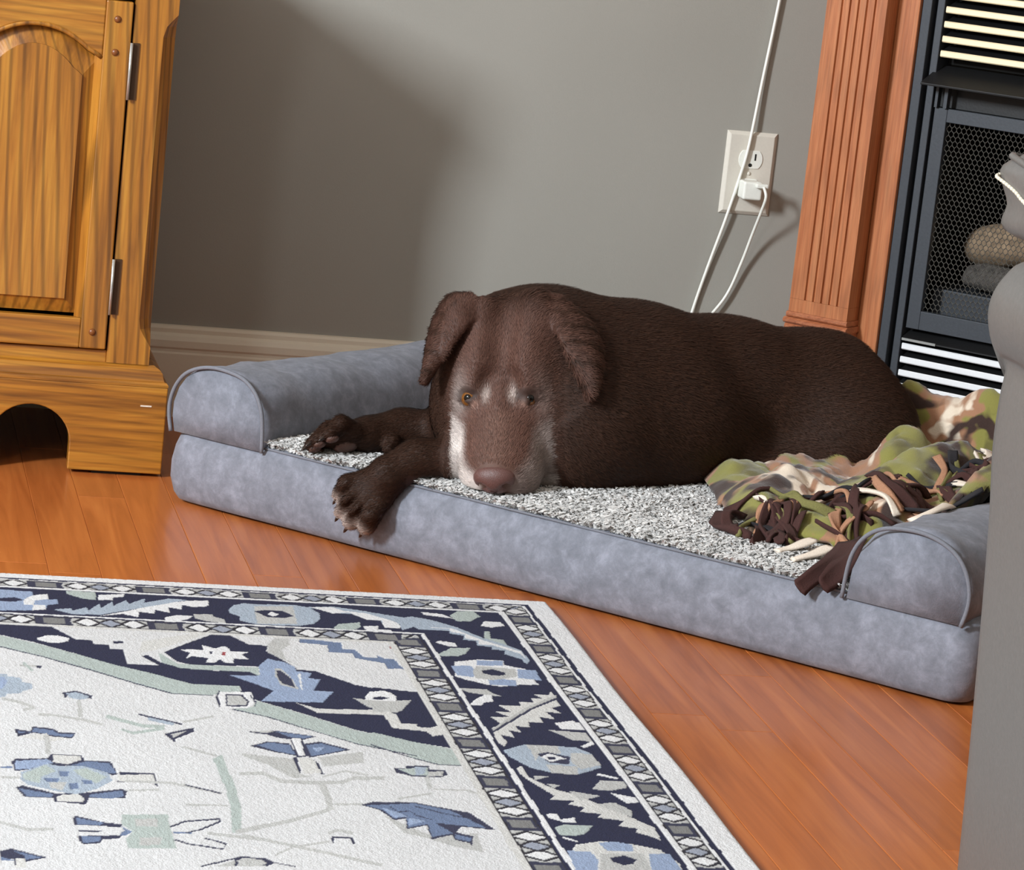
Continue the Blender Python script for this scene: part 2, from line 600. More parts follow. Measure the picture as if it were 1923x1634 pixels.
def door(x0, x1, hinge_right):
    """frame-and-panel door with an arched top rail; each member its own piece"""
    z0, z1 = 0.1525, 0.5735
    yf, yb = YF - 0.004, YF + 0.016
    sw = 0.032
    cx = (x0 + x1) / 2
    d = MB().box(x1 - sw, x1, yf, yb, z0, z1).build('door', 'oak_upright', cab, bevel=0.0016)
    MB().box(x0, x0 + sw, yf, yb, z0, z1).build('stile', 'oak_upright', d, bevel=0.0016)
    MB().box(x0 + sw, x1 - sw, yf + 0.0008, yb, z0, 0.189).build('rail', 'oak_level', d, bevel=0.0014)
    hw = (x1 - x0) / 2 - sw

    def arch(u):            # u -1..1 across the opening: ogee shoulders, round crown
        a = abs(u)
        return 0.5405 - 0.0395 * (a ** 2.1 if a < 0.75 else a ** 2.1 + 0.0) + (0.006 * max(0, a - 0.8) / 0.2 if a > 0.8 else 0)
    us = [k / 20 * 2 - 1 for k in range(21)]
    poly = [(cx + hw * u, arch(u)) for u in us] + [(cx + hw, z1), (cx - hw, z1)]
    MB().prism(poly, 1, yf + 0.0008, yb).build('arched_rail', 'oak_level', d, bevel=0.0016)
    # moulded lip around the opening
    lip = [(cx + hw * u * 0.985, yf + 0.003, arch(u) - 0.0015) for u in us]
    MB().tube(lip, 0.0032, 6).build('bead', 'oak_upright', d, smooth=True)
    # bevelled inner edges of the two stiles
    zt = arch(0.96) - 0.001
    MB().prism([(cx + hw, yf + 0.0010), (cx + hw, yf + 0.0120), (cx + hw - 0.0085, yf + 0.0120)], 2, 0.1892, zt).build('stile_bevel', 'oak_upright', d)
    MB().prism([(cx - hw, yf + 0.0010), (cx - hw, yf + 0.0120), (cx - hw + 0.0085, yf + 0.0120)], 2, 0.1892, zt).build('stile_bevel', 'oak_upright', d)
    # raised panel: field, wide bevel, recessed border
    rings = []
    n = 40
    for off, yy in ((0.0, yf + 0.0135), (0.004, yf + 0.0135), (0.022, yf + 0.0055), (0.0222, yf + 0.003)):
        r = []
        for k in range(n + 1):
            u = k / n * 2 - 1
            r.append((cx + (hw - off) * u, yy, arch(u) - off * 1.15))
        r += [(cx + hw - off, yy, 0.189 + off), (cx - hw + off, yy, 0.189 + off)]
        rings.append(r)
    MB().rings(rings).build('raised_panel', 'oak_upright', d)
    for xx in ((x1 - sw * 0.55), (x0 + sw * 0.55)):
        for zz in ((0.552, 0.5125, 0.173) if xx > cx else (0.552, 0.173)):
            MB().dome((xx, yf, zz), 0.0044, (0, -1, 0)).build('peg', 'peg_wood', d, smooth=True)
    xe = x1 + 0.0012 if hinge_right else x0 - 0.0012
    sg = 1 if hinge_right else -1
    for zz in (0.4915, 0.230):
        h = MB().tube([(xe, yf - 0.002, zz - 0.034), (xe, yf - 0.002, zz + 0.034)], 0.0019, 10).build('hinge', 'hinge_steel', d, smooth=True)
        MB().box(xe + sg * 0.002, xe + sg * 0.010, YF - 0.0016, YF + 0.001, zz - 0.034, zz + 0.034).build('hinge_leaf', 'hinge_leaf', h)
    return d


door(-1.116, -0.8945, True)
door(-1.3755, -1.156, False)

# plinth with moulded top and arched cut-outs
pf = YF - 0.016
out = [(-0.8155, 0.004), (-0.8155, 0.112), (-1.4545, 0.112), (-1.4545, 0.004)]
for c in (-1.292, -0.978):
    out += [(c - 0.048, 0.004), (c - 0.048, 0.036)]
    out += [(c - 0.048 * math.cos(a), 0.036 + 0.046 * math.sin(a)) for a in [math.pi * k / 18 for k in range(1, 18)]]
    out += [(c + 0.048, 0.036), (c + 0.048, 0.004)]
MB().prism(out, 1, pf, pf + 0.02).build('plinth', 'oak_level', cab, bevel=0.0014)
MB().box(-0.8355, -0.8155, pf + 0.0205, -0.02, 0.004, 0.112).build('plinth_side', 'oak_level', cab, bevel=0.001)
MB().box(-1.4545, -1.4345, pf + 0.0205, -0.02, 0.004, 0.112).build('plinth_side', 'oak_level', cab, bevel=0.001)
rings = []
for z, o in ((0.1122, 0.0), (0.1150, 0.0), (0.1175, -0.002), (0.1185, -0.005), (0.123, -0.0065), (0.128, -0.0075), (0.132, -0.011), (0.1358, -0.0175)):
    rings.append([(-1.4545 - o, pf - o, z), (-0.8155 + o, pf - o, z), (-0.8155 + o, -0.02, z), (-1.4545 - o, -0.02, z)])
MB().rings(rings).build('plinth_moulding', 'oak_level', cab)
for xx in (-0.87, -1.40, -1.135):
    MB().box(xx - 0.03, xx + 0.03, pf + 0.006, pf + 0.018, 0.0002, 0.004).build('glide', 'dark_recess', cab)
# pale scratches on the foot
MB().box(-0.8475, -0.834, pf - 0.0006, pf + 0.0004, 0.0875, 0.0892).build('scratch', 'fringe_cream', cab)

# ------------------------------------------------------------------ outlet and cables
out_t = thing('wall_outlet', (0, 0, 0.39), 'ivory two-socket wall outlet plate beside the fireplace', 'outlet')
ZC, XC = 0.3916, 0.0
rings = []
for d, o in ((0.0, 0.0), (-0.0015, 0.0), (-0.0052, 0.0042), (-0.0056, 0.0052)):
    hx, hz = 0.0358 - o, 0.0572 - o
    rings.append([(XC - hx, d, ZC - hz), (XC + hx, d, ZC - hz), (XC + hx, d, ZC + hz), (XC - hx, d, ZC + hz)])
MB().rings(rings).build('face_plate', 'outlet_plate', out_t)
for zz in (ZC + 0.0195, ZC - 0.0195):
    pts = []
    for k in range(24):
        a = 2 * math.pi * k / 24
        pts.append((XC + 0.0172 * math.cos(a), zz + max(-0.0125, min(0.0125, 0.0172 * math.sin(a)))))
    rc = MB().prism(pts, 1, -0.0068, -0.004).build('receptacle', 'white_plastic', out_t, bevel=0.0005)
    for sx, hh in ((-0.0064, 0.0040), (0.0064, 0.0046)):
        MB().box(XC + sx - 0.0011, XC + sx + 0.0011, -0.0071, -0.0066, zz + 0.0035 - hh, zz + 0.0035 + hh).build('slot', 'slot_black', rc)
    MB().prism([(XC + 0.0026 * math.cos(a), zz - 0.0078 + 0.0026 * math.sin(a)) for a in [2 * math.pi * k / 12 for k in range(12)]], 1, -0.0072, -0.0066).build('ground_hole', 'slot_black', rc)
MB().dome((XC, -0.0056, ZC), 0.0028, (0, -1, 0)).build('screw', 'outlet_plate', out_t, smooth=True)

ch = thing('phone_charger', (0.0, -0.02, 0.371), 'small white charging cube plugged into the lower socket', 'charger')
MB().box(-0.0135, 0.0135, -0.036, -0.0073, 0.3585, 0.3835).build('body', 'white_plastic', ch, bevel=0.003, seg=3)
MB().box(0.002, 0.0185, -0.0455, -0.0365, 0.3765, 0.3825).build('cable_plug', 'white_plastic', ch, bevel=0.0015)
cp = smooth_path([(0.012, -0.046, 0.3785), (0.0145, -0.052, 0.366), (0.0135, -0.042, 0.345), (0.010, -0.024, 0.31), (0.003, -0.012, 0.268), (-0.012, -0.008, 0.22), (-0.045, -0.012, 0.17), (-0.075, -0.022, 0.10), (-0.08, -0.024, 0.015)], 8)
MB().tube(cp, 0.0021, 8).build('cable', 'white_plastic', ch, smooth=True)

lc = thing('hanging_cord', (-0.03, -0.02, 0.0), 'long white cord hanging down in front of the outlet', 'cord')
cp = smooth_path([(0.05, -0.006, 1.15), (0.032, -0.006, 0.85), (0.013, -0.006, 0.625), (0.003, -0.007, 0.52), (-0.006, -0.0105, 0.43), (-0.014, -0.0105, 0.385), (-0.0265, -0.009, 0.325), (-0.042, -0.006, 0.26), (-0.058, -0.006, 0.19), (-0.075, -0.018, 0.11), (-0.085, -0.02, 0.09), (-0.09, -0.022, 0.012)], 8)
MB().tube(cp, 0.0022, 8).build('cord', 'white_plastic', lc, smooth=True)

# ------------------------------------------------------------------ fireplace: timber surround
man = thing('fireplace_mantel', fire(0.5, 0.03, 0), 'reddish wood fireplace surround with fluted pilaster in the corner', 'mantel')


def pilaster(s0, s1):
    w_, n = s1 - s0, 5
    T = 0.05
    poly = [(s0, -0.0445), (s0, T)]
    edge = 0.014
    step = (w_ - 2 * edge) / n
    for k in range(n + 1):
        c = s0 + edge + step * k
        if k == n:
            break
        g0, g1 = c + step * 0.62, c + step * 0.98
        poly += [(g0, T), (g0 + 0.001, T - 0.0035), (g1 - 0.001, T - 0.0035), (g1, T)]
    poly += [(s1, T), (s1, -0.0445)]
    p = MB(fire).prism(poly, 2, 0.236, 1.12).build('pilaster', 'cherry_upright', man)
    MB(fire).box(s0, s1, -0.0445, T, 0.218, 0.2358).build('pilaster_foot', 'cherry_upright', p)
    for z0, z1, o in ((0.2105, 0.2178, 0.003), (0.2015, 0.2100, 0.0065), (0.193, 0.201, 0.0035)):
        pr = [(-0.0445, z0), (T + o * 0.4, z0), (T + o, (z0 * 0.7 + z1 * 0.3)), (T + o, (z0 * 0.3 + z1 * 0.7)), (T + o * 0.4, z1), (-0.0445, z1)]
        MB(fire).prism(pr, 0, s0 - o * 0.6, s1 + o * 0.6).build('moulding', 'cherry_level', p)
    MB(fire).box(s0 - 0.002, s1 + 0.002, -0.0445, T + 0.004, 0.0, 0.1925).build('plinth_block', 'cherry_upright', p, bevel=0.001)
    MB(fire).box(s0 - 0.004, s1 + 0.004, -0.0445, T + 0.01, 1.12, 1.17).build('capital', 'cherry_level', p, bevel=0.002)


pilaster(0.072, 0.1615)
pilaster(0.866, 0.9555)
MB(fire).box(0.1618, 0.1935, -0.0445, 0.017, 0.0, 0.77).build('casing', 'cherry_upright', man, bevel=0.0012)
MB(fire).box(0.834, 0.8657, -0.0445, 0.017, 0.0, 0.77).build('casing', 'cherry_upright', man, bevel=0.0012)
MB(fire).box(0.1618, 0.8657, -0.0445, 0.03, 0.772, 1.12).build('frieze', 'cherry_level', man, bevel=0.001)
MB(fire).box(0.03, 0.995, -0.0445, 0.16, 1.171, 1.21).build('mantel_shelf', 'cherry_level', man, bevel=0.006, seg=3)

# ------------------------------------------------------------------ fireplace: black metal insert
ins = thing('fireplace_insert', fire(0.51, 0.0, 0.0), 'black gas fireplace insert with bright louvers and mesh screen', 'fireplace')
SA, SB = 0.194, 0.8335
f = MB(fire)
f.box(SA, SA + 0.0135, -0.02, 0.011, 0.012, 0.765)
f.box(SB - 0.0135, SB, -0.02, 0.011, 0.012, 0.765)
f.box(SA + 0.0135, SB - 0.0135, -0.02, 0.011, 0.735, 0.765)
f.build('outer_flange', 'black_iron', ins, bevel=0.001)
MB(fire).box(SA + 0.018, SA + 0.0285, -0.04, 0.003, 0.012, 0.73).build('inner_frame', 'black_iron', ins, bevel=0.001)
MB(fire).box(SB - 0.0285, SB - 0.018, -0.04, 0.003, 0.012, 0.73).build('inner_frame', 'black_iron', ins, bevel=0.001)
f = MB(fire)
f.box(SA + 0.0135, SB - 0.0135, -0.42, -0.40, 0.0, 0.735)
f.box(SA + 0.0135, SA + 0.018, -0.40, -0.012, 0.0, 0.735)
f.box(SB - 0.018, SB - 0.0135, -0.40, -0.012, 0.0, 0.735)
f.box(SA + 0.018, SB - 0.018, -0.40, -0.02, 0.52, 0.535)
f.box(SA + 0.018, SB - 0.018, -0.40, -0.02, 0.205, 0.216)
f.box(SA + 0.018, SB - 0.018, -0.40, -0.02, 0.0, 0.012)
f.build('firebox', 'firebox_soot', ins)
a0, a1 = SA + 0.0295, SB - 0.0295
# glass-less door frame
f = MB(fire)
f.box(a0 + 0.0025, a0 + 0.0215, -0.012, 0.0, 0.218, 0.518)
f.box(a1 - 0.0215, a1 - 0.0025, -0.012, 0.0, 0.218, 0.518)
f.box(a0 + 0.0215, a1 - 0.0215, -0.012, 0.0, 0.500, 0.518)
f.box(a0 + 0.0215, a1 - 0.0215, -0.012, 0.0, 0.218, 0.2435)
df = f.build('door_frame', 'black_iron', ins, bevel=0.0008)
for sx in (a0 + 0.004, a1 - 0.012):
    MB(fire).box(sx, sx + 0.004, -0.004, 0.006, 0.5185, 0.546).build('bracket', 'black_iron', ins)
    MB(fire).box(sx + 0.013, sx + 0.018, -0.004, 0.006, 0.5185, 0.546).build('bracket', 'black_iron', ins)
# hood over the opening
MB(fire).prism([(-0.02, 0.5655), (0.036, 0.5475), (0.0365, 0.5505), (-0.02, 0.5735)], 0, a0 - 0.006, a1 + 0.006).build('hood', 'black_iron_dark', ins, bevel=0.0006)
MB(fire).box(a0, a1, -0.03, -0.016, 0.5185, 0.565).build('hood_back', 'black_iron_dark', ins)
# louvers, each slat a piece


def slat(z, mat):
    """dark sloping vane with a front edge coloured as window shine"""
    v = MB(fire).prism([(-0.0022, z - 0.0010), (-0.0022, z - 0.0022), (-0.022, z + 0.0062), (-0.022, z + 0.0076)], 0, a0 + 0.001, a1 - 0.001).build('louver_slat', 'black_iron_dark', ins)
    pr = [(-0.0018, z), (0.0, z + 0.0004), (0.0014, z - 0.0010), (0.0014, z - 0.0070), (0.0, z - 0.0084), (-0.0018, z - 0.0080)]
    return MB(fire).prism(pr, 0, a0 + 0.001, a1 - 0.001).build('slat_edge', mat, v)


for k in range(8):
    slat(0.5935 + 0.0195 * k, 'louver_shine_cream')
for k in range(4):
    slat(0.1415 + 0.0183 * k, 'louver_shine_white')
for k in range(5):
    slat(0.05 + 0.0183 * k, 'louver_shine_white')
MB(fire).prism([(0.004, 0.2015), (0.004, 0.2035), (-0.02, 0.2145), (-0.02, 0.2125)], 0, a0, a1).build('sill', 'black_iron_dark', ins)
MB(fire).box(a0 + 0.002, a0 + 0.052, 0.0035, 0.0062, 0.2012, 0.2045).build('latch_plate', 'hinge_steel', ins)
MB(fire).box(a0, a1, -0.05, -0.03, 0.013, 0.2).build('louver_back_panel', 'firebox_soot', ins)
MB(fire).box(a0, a1, -0.05, -0.03, 0.575, 0.73).build('louver_back_panel', 'firebox_soot', ins)
MB(fire).box(a0 + 0.014, a1 - 0.014, -0.17, -0.045, 0.2165, 0.272).build('burner_tray', 'black_iron', ins, bevel=0.002)
# hexagonal wire screen
mb = MB(fire)
P_ = 0.0072
m0, m1, z0, z1 = a0 + 0.0215, a1 - 0.0215, 0.2435, 0.500
rowh = P_ * 0.9
rr = 0
z = z0
while z < z1:
    s = m0 + (P_ / 2 if rr % 2 else 0)
    while s < m1:
        q = [(s, z), (s, z + rowh * 0.5)], [(s, z + rowh * 0.5), (s + P_ / 2, z + rowh)], [(s, z + rowh * 0.5), (s - P_ / 2, z + rowh)]
        for (p, e) in q:
            dx, dz = e[0] - p[0], e[1] - p[1]
            l = math.hypot(dx, dz)
            nx, nz = -dz / l * 0.00052, dx / l * 0.00052
            b = len(mb.v)
            mb.add([(p[0] + nx, -0.006, p[1] + nz), (p[0] - nx, -0.006, p[1] - nz), (p[0], -0.0052, p[1]),
                    (e[0] + nx, -0.006, e[1] + nz), (e[0] - nx, -0.006, e[1] - nz), (e[0], -0.0052, e[1])],
                   [(0, 2, 5, 3), (2, 1, 4, 5), (1, 0, 3, 4)])
        s += P_
    z += rowh
    rr += 1
me = bpy.data.meshes.new('mesh_screen')
me.from_pydata(mb.v, [], mb.fc)
tag(link('mesh_screen', me, 'wire_mesh', ins), kind='stuff')


def log(name, a, b, r, mat, label, seed):
    A, B = Vector(fire(*a)), Vector(fire(*b))
    d = (B - A).normalized()
    u = d.orthogonal().normalized()
    v = d.cross(u)
    rings = []
    for i in range(15):
        t = i / 14
        c = A + (B - A) * t
        cap = 0.72 if i in (0, 14) else (0.93 if i in (1, 13) else 1.0)
        ring = []
        for k in range(18):
            an = 2 * math.pi * k / 18
            p = u * math.cos(an) + v * math.sin(an)
            rr_ = r * cap * (1 + 0.16 * fbm(*(c + p * r + Vector((seed, 0, 0))), 40) + 0.09 * math.cos(3 * an + seed))
            ring.append(tuple(c + p * rr_))
        rings.append(ring)
    o = MB().rings(rings).build(name, mat, None, smooth=True)
    return tag(o, label, 'log')


log('fire_log', (0.257, -0.110, 0.326), (0.50, -0.108, 0.378), 0.030, 'ceramic_log', 'pale brown split log lying on top in the fireplace', 1.3)
log('fire_log', (0.276, -0.066, 0.2935), (0.60, -0.07, 0.2935), 0.0190, 'ceramic_log_grey', 'charred grey log on the burner tray under the pale log', 4.2)

# ------------------------------------------------------------------ leather armchair at the right edge
arm = thing('leather_armchair', (-0.1, -2.2, 0), 'grey leather armchair with puffy stitched arm at the right edge', 'armchair')


prof = [(-0.3245, 0.03), (-0.328, 0.12), (-0.3345, 0.25), (-0.340, 0.34), (-0.3455, 0.40), (-0.3455, 0.44), (-0.344, 0.466), (-0.352, 0.476),
        (-0.3605, 0.490), (-0.3645, 0.506), (-0.3625, 0.522), (-0.354, 0.537), (-0.343, 0.547), (-0.32, 0.55), (-0.26, 0.552), (-0.19, 0.545), (-0.15, 0.52), (-0.15, 0.03)]
dense = [(p[0], p[1]) for p in smooth_path([(a, c, 0) for a, c in prof], 4)]
rings = []
cxp, czp = -0.25, 0.29
for y, k in ((-1.897, 0.80), (-1.8965, 0.90), (-1.8975, 0.965), (-1.902, 0.992), (-1.91, 1.0), (-1.93, 1.0), (-1.96, 1.0), (-2.0, 1.0), (-2.1, 1.0), (-2.25, 1.0), (-2.4, 1.0), (-2.55, 1.0), (-2.69, 1.0), (-2.698, 0.99), (-2.702, 0.96), (-2.703, 0.8)):
    rings.append([(cxp + (px - cxp) * k, y, czp + (pz - czp) * k) for px, pz in dense])
MB().rings(rings).build('arm_panel', 'grey_leather', arm, smooth=True)


def pad(u, v):
    # plump arm cushion, gathered leather at the far end
    y = -1.892 - 0.80 * v
    endk = math.sin(min(1.0, (v + 0.004) / 0.04) * math.pi / 2) ** 0.5 if v > 0 else 0.08
    if v > 0.93:
        endk = math.sqrt(max(0.0, 1 - ((v - 0.93) / 0.07) ** 2)) if v < 1 else 0.0
    a = math.pi * 2 * u
    rx, rz = 0.107, 0.052
    px = -0.268 + math.copysign(abs(math.cos(a)) ** 0.7, math.cos(a)) * rx * endk
    pz = 0.602 + math.copysign(abs(math.sin(a)) ** 0.8, math.sin(a)) * rz * ((0.25 + 0.75 * endk) if v < 0.5 else endk)
    g = 0.006 * math.sin(a * 9 + v * 9) * math.exp(-v * 9)
    d = Vector((px + 0.268, 0, pz - 0.602))
    if d.length > 0:
        d.normalize()
    return (px + d.x * g, y, pz + d.z * g)


MB().grid(pad, 72, 40).build('arm_cushion', 'grey_leather', arm, smooth=True)
pp = []
for k in range(30):
    t = k / 29
    p = Vector(pad(0.475 + 0.055 * t, 0.010 + 0.16 * t))
    pp.append(tuple(p + (p - Vector((-0.268, p.y, 0.602))).normalized() * 0.001))
for k in range(0, 29):
    a, b = Vector(pp[k]), Vector(pp[k + 1])
    MB().tube([tuple(a), tuple(a + (b - a) * 0.72)], 0.0015, 6).build('stitch', 'stitch_thread', arm, smooth=True)
sp = [tuple(Vector(q) + Vector((-0.0006, 0.0, -0.004))) for q in pp]
MB().tube([tuple(Vector(pad(0.43 + 0.03 * t / 20, 0.012 + 0.16 * t / 20)) + Vector((-0.001, 0, 0.001))) for t in range(21)], 0.0028, 6).build('seam', 'grey_leather', arm, smooth=True)
MB().box(-0.15, 0.35, -2.68, -1.93, 0.12, 0.44).build('seat', 'grey_leather', arm, bevel=0.05, seg=4, smooth=True)
MB().box(-0.15, 0.55, -2.88, -2.66, 0.06, 0.88).build('backrest', 'grey_leather', arm, bevel=0.06, seg=4, smooth=True)
MB().box(0.35, 0.56, -2.7, -1.91, 0.03, 0.60).build('arm_panel', 'grey_leather', arm, bevel=0.05, seg=4, smooth=True)
for xx in (-0.27, 0.47):
    for yy in (-1.99, -2.62):
        MB().box(xx - 0.03, xx + 0.03, yy - 0.03, yy + 0.03, 0.0, 0.04).build('foot', 'dark_recess', arm)

# ------------------------------------------------------------------ dog bed
BP = Vector((-0.8100, -0.5285, 0.0))


def bd(s, t, z):
    """bed coordinates: s along its front, t from the front to the back"""
    return (BP.x + (s + t) * S2, BP.y + (t - s) * S2, z)


BL, BD_, BH = 1.032, 0.735, 0.090
bed = thing('dog_bed', bd(0.5, 0.36, 0), 'grey suede dog bed with raised bolsters and fleece top', 'dog bed')


def rrect(s0, s1, t0, t1, r, n=7, seg=26):
    pts = []
    cs = [(s1 - r, t0 + r, -90), (s1 - r, t1 - r, 0), (s0 + r, t1 - r, 90), (s0 + r, t0 + r, 180)]
    for ci, (cx, cy, a0_) in enumerate(cs):
        arc = [(cx + r * math.cos(math.radians(a0_ + 90 * k / n)), cy + r * math.sin(math.radians(a0_ + 90 * k / n))) for k in range(n + 1)]
        pts += arc
        nx = cs[(ci + 1) % 4]
        e = (nx[0] + r * math.cos(math.radians(nx[2])), nx[1] + r * math.sin(math.radians(nx[2])))
        b = arc[-1]
        pts += [(b[0] + (e[0] - b[0]) * k / seg, b[1] + (e[1] - b[1]) * k / seg) for k in range(1, seg)]
    return pts


rings = []
for z, o in ((0.0012, 0.014), (0.004, 0.006), (0.012, 0.001), (0.03, -0.0035), (0.05, -0.004), (0.068, -0.002), (0.080, 0.002), (0.087, 0.007), (0.0905, 0.013), (0.0915, 0.02)):
    ring = []
    for (s, t) in rrect(-0.019 + o, BL - o, 0.0 + o, BD_ - o, max(0.004, 0.026 - o * 0.5)):
        k = 0.0022 * fbm(s, t, z, 16) if 0.003 < z < 0.088 else 0
        zz = z
        ring.append(bd(s + k, t + k, zz))
    rings.append(ring)
MB(None).rings(rings).build('base_cushion', 'grey_suede', bed, smooth=True)

# bolster profile (s, z) for the left arm
BPROF = [(-0.0160, 0.0850), (-0.0205, 0.104), (-0.0205, 0.122), (-0.014, 0.141), (-0.002, 0.156), (0.016, 0.166), (0.038, 0.171), (0.062, 0.1705),
         (0.084, 0.166), (0.101, 0.155), (0.112, 0.139), (0.1175, 0.118), (0.120, 0.0850)]


def bolster(name, prof, mapf, t0, t1, n=44, seed=0.0):
    rings = []
    cx = sum(p[0] for p in prof) / len(prof)
    for k in range(n + 1):
        q = k / n
        t = t0 + (t1 - t0) * q
        e = min(1.0, min(q, 1 - q) * n / 1.0)
        ins_ = 0.0 if e >= 1 else 0.004
        ring = []
        for (s, z) in prof:
            up = max(0.0, (z - 0.0905) / 0.08)
            wr = 0.0035 * fbm(s + seed, t, z, 14) * up + 0.0022 * math.sin(t * 85 + s * 30 + seed) * up * math.exp(-min(q, 1 - q) * 9)
            sag = -0.006 * math.sin(math.pi * q) * up
            ss = cx + (s - cx) * (1 - ins_ / 0.07)
            ring.append(mapf(ss + wr * (1 if s > cx else -1), t, 0.0905 + (z - 0.0905) * (1 - ins_ / 0.08) + (wr + sag) * (z > 0.1)))
        rings.append(ring)
    return MB().rings(rings).build(name, 'grey_suede', bed, smooth=True)


RIGHT = lambda s: 1.0005 - s
bolster('bolster', BPROF, lambda s, t, z: bd(s, t, z), 0.001, 0.725, seed=0.0)
bolster('bolster', [(RIGHT(s), z) for s, z in BPROF], lambda s, t, z: bd(s, t, z), 0.001, 0.725, seed=3.0)
bolster('bolster', [(0.735 - (s + 0.02), z) for s, z in BPROF], lambda s, t, z: bd(t, s, z), 0.122, 0.878, seed=7.0)


def piping(prof):
    pts = smooth_path([bd(s, -0.0012, z) for s, z in prof], 4)
    pts = [p for p in pts]
    MB().tube(pts, 0.0024, 8).build('piping', 'piping_grey', bed, smooth=True)


piping(BPROF)
piping([(RIGHT(s), z) for s, z in BPROF])
MB().tube([bd(s, 0.0075, 0.0893) for s in [0.119 + 0.762 * k / 40 for k in range(41)]], 0.0016, 6).build('front_seam', 'piping_grey', bed, smooth=True)
for s0, s1 in ((-0.017, 0.119), (0.881, 1.018)):
    MB().tube([bd(s0 + (s1 - s0) * k / 10, 0.0055, 0.0898) for k in range(11)], 0.0016, 6).build('front_seam', 'piping_grey', bed, smooth=True)


def fleece_z(s, t):
    e = min(s - 0.118, 0.882 - s, t - 0.012, 0.60 - t)
    return 0.0905 + 0.006 * min(1.0, max(0.0, e / 0.05)) + 0.0016 * fbm(s, t, 0.0, 22)


MB().grid(lambda u, v: bd(0.118 + 0.764 * u, 0.012 + 0.588 * v, fleece_z(0.118 + 0.764 * u, 0.012 + 0.588 * v)), 90, 70).build('sleeping_pad', 'grey_suede', bed, smooth=True)
# sherpa pile: curled locks nobody could count
N = 52000
s_ = 0.120 + 0.760 * rng.random(N)
t_ = 0.010 + 0.588 * rng.random(N) ** 1.25
V, F, Cc = [], [], []
for i in range(N):
    s, t = float(s_[i]), float(t_[i])
    z = fleece_z(s, t)
    a = rng.random() * 2 * math.pi
    L = 0.007 + 0.008 * rng.random()
    wd = 0.0016 + 0.0016 * rng.random()
    ca, sa = math.cos(a), math.sin(a)
    cl = rng.random() * 2 - 1
    b = len(V)
    for k in range(4):
        q = k / 3
        ox = ca * L * q * 0.9 - sa * cl * L * q * q * 0.7
        oy = sa * L * q * 0.9 + ca * cl * L * q * q * 0.7
        oz = 0.0075 * math.sin(q * 2.2) * (0.6 + 0.5 * abs(cl))
        w2 = wd * (1 - 0.55 * q)
        V.append(bd(s + ox - sa * w2, t + oy + ca * w2, z + oz))
        V.append(bd(s + ox + sa * w2, t + oy - ca * w2, z + oz + 0.0006))
    F += [(b + 2 * k, b + 2 * k + 1, b + 2 * k + 3, b + 2 * k + 2) for k in range(3)]
    g = 0.42 + 0.42 * rng.random() + 0.16 * fbm(s, t, 0, 70)
    g = max(0.2, min(0.88, g))
    Cc += [(g * 1.0, g * 0.985, g * 0.96)] * 8
me = bpy.data.meshes.new('fleece_pile')
me.from_pydata(V, [], F)
set_col(me, np.array(Cc, dtype=np.float32))
tag(link('fleece_pile', me, 'sherpa_pile', bed, smooth=True), kind='stuff', label='curly off-white sherpa fleece pile')

# ------------------------------------------------------------------ camouflage blanket
bl = thing('fleece_blanket', bd(0.72, 0.35, 0.1), 'crumpled camouflage fleece blanket with cut fringe behind the dog', 'blanket')
# outline on the bed (s, t) and control bumps: (s, t, height, radius_s, radius_t, angle)
BLPOLY = [(0.545, 0.285), (0.60, 0.215), (0.655, 0.155), (0.72, 0.12), (0.80, 0.115), (0.865, 0.15), (0.90, 0.22), (0.935, 0.33), (0.945, 0.46), (0.92, 0.58), (0.84, 0.655), (0.72, 0.665), (0.63, 0.645), (0.56, 0.58), (0.515, 0.49), (0.51, 0.38)]
BUMPS = [(0.575, 0.30, 0.014, 0.050, 0.075, 0.5), (0.60, 0.47, 0.026, 0.05, 0.13, 0.25), (0.665, 0.27, 0.026, 0.035, 0.11, 0.1), (0.685, 0.615, 0.014, 0.026, 0.075, 0.7),
         (0.735, 0.635, 0.024, 0.034, 0.080, -0.25), (0.79, 0.60, 0.010, 0.02, 0.07, 0.3), (0.78, 0.42, 0.058, 0.045, 0.13, -0.2), (0.86, 0.40, 0.05, 0.06, 0.14, 0.2),
         (0.70, 0.49, 0.050, 0.04, 0.10, 0.35), (0.80, 0.24, 0.035, 0.06, 0.08, 0.6), (0.645, 0.56, 0.070, 0.045, 0.07, 0.6)]


def inpoly(p, poly):
    c = False
    n = len(poly)
    for i in range(n):
        a, b = poly[i], poly[(i + 1) % n]
        if (a[1] > p[1]) != (b[1] > p[1]) and p[0] < (b[0] - a[0]) * (p[1] - a[1]) / (b[1] - a[1]) + a[0]:
            c = not c
    return c


def polydist(p, poly):
    best = 9
    n = len(poly)
    for i in range(n):
        a, b = Vector(poly[i]), Vector(poly[(i + 1) % n])
        ab = b - a
        t = max(0, min(1, (Vector(p) - a).dot(ab) / ab.length_squared))
        best = min(best, (Vector(p) - a - ab * t).length)
    return best


def under_z(s, t):
    z = fleece_z(min(max(s, 0.12), 0.88), min(max(t, 0.014), 0.598)) + 0.005
    for q in (RIGHT(s), 0.735 - t - 0.02):
        if -0.02 < q < 0.125:
            zz = np.interp(q, [p[0] for p in BPROF], [p[1] for p in BPROF]) + 0.004
            z = max(z, float(zz))
    return z


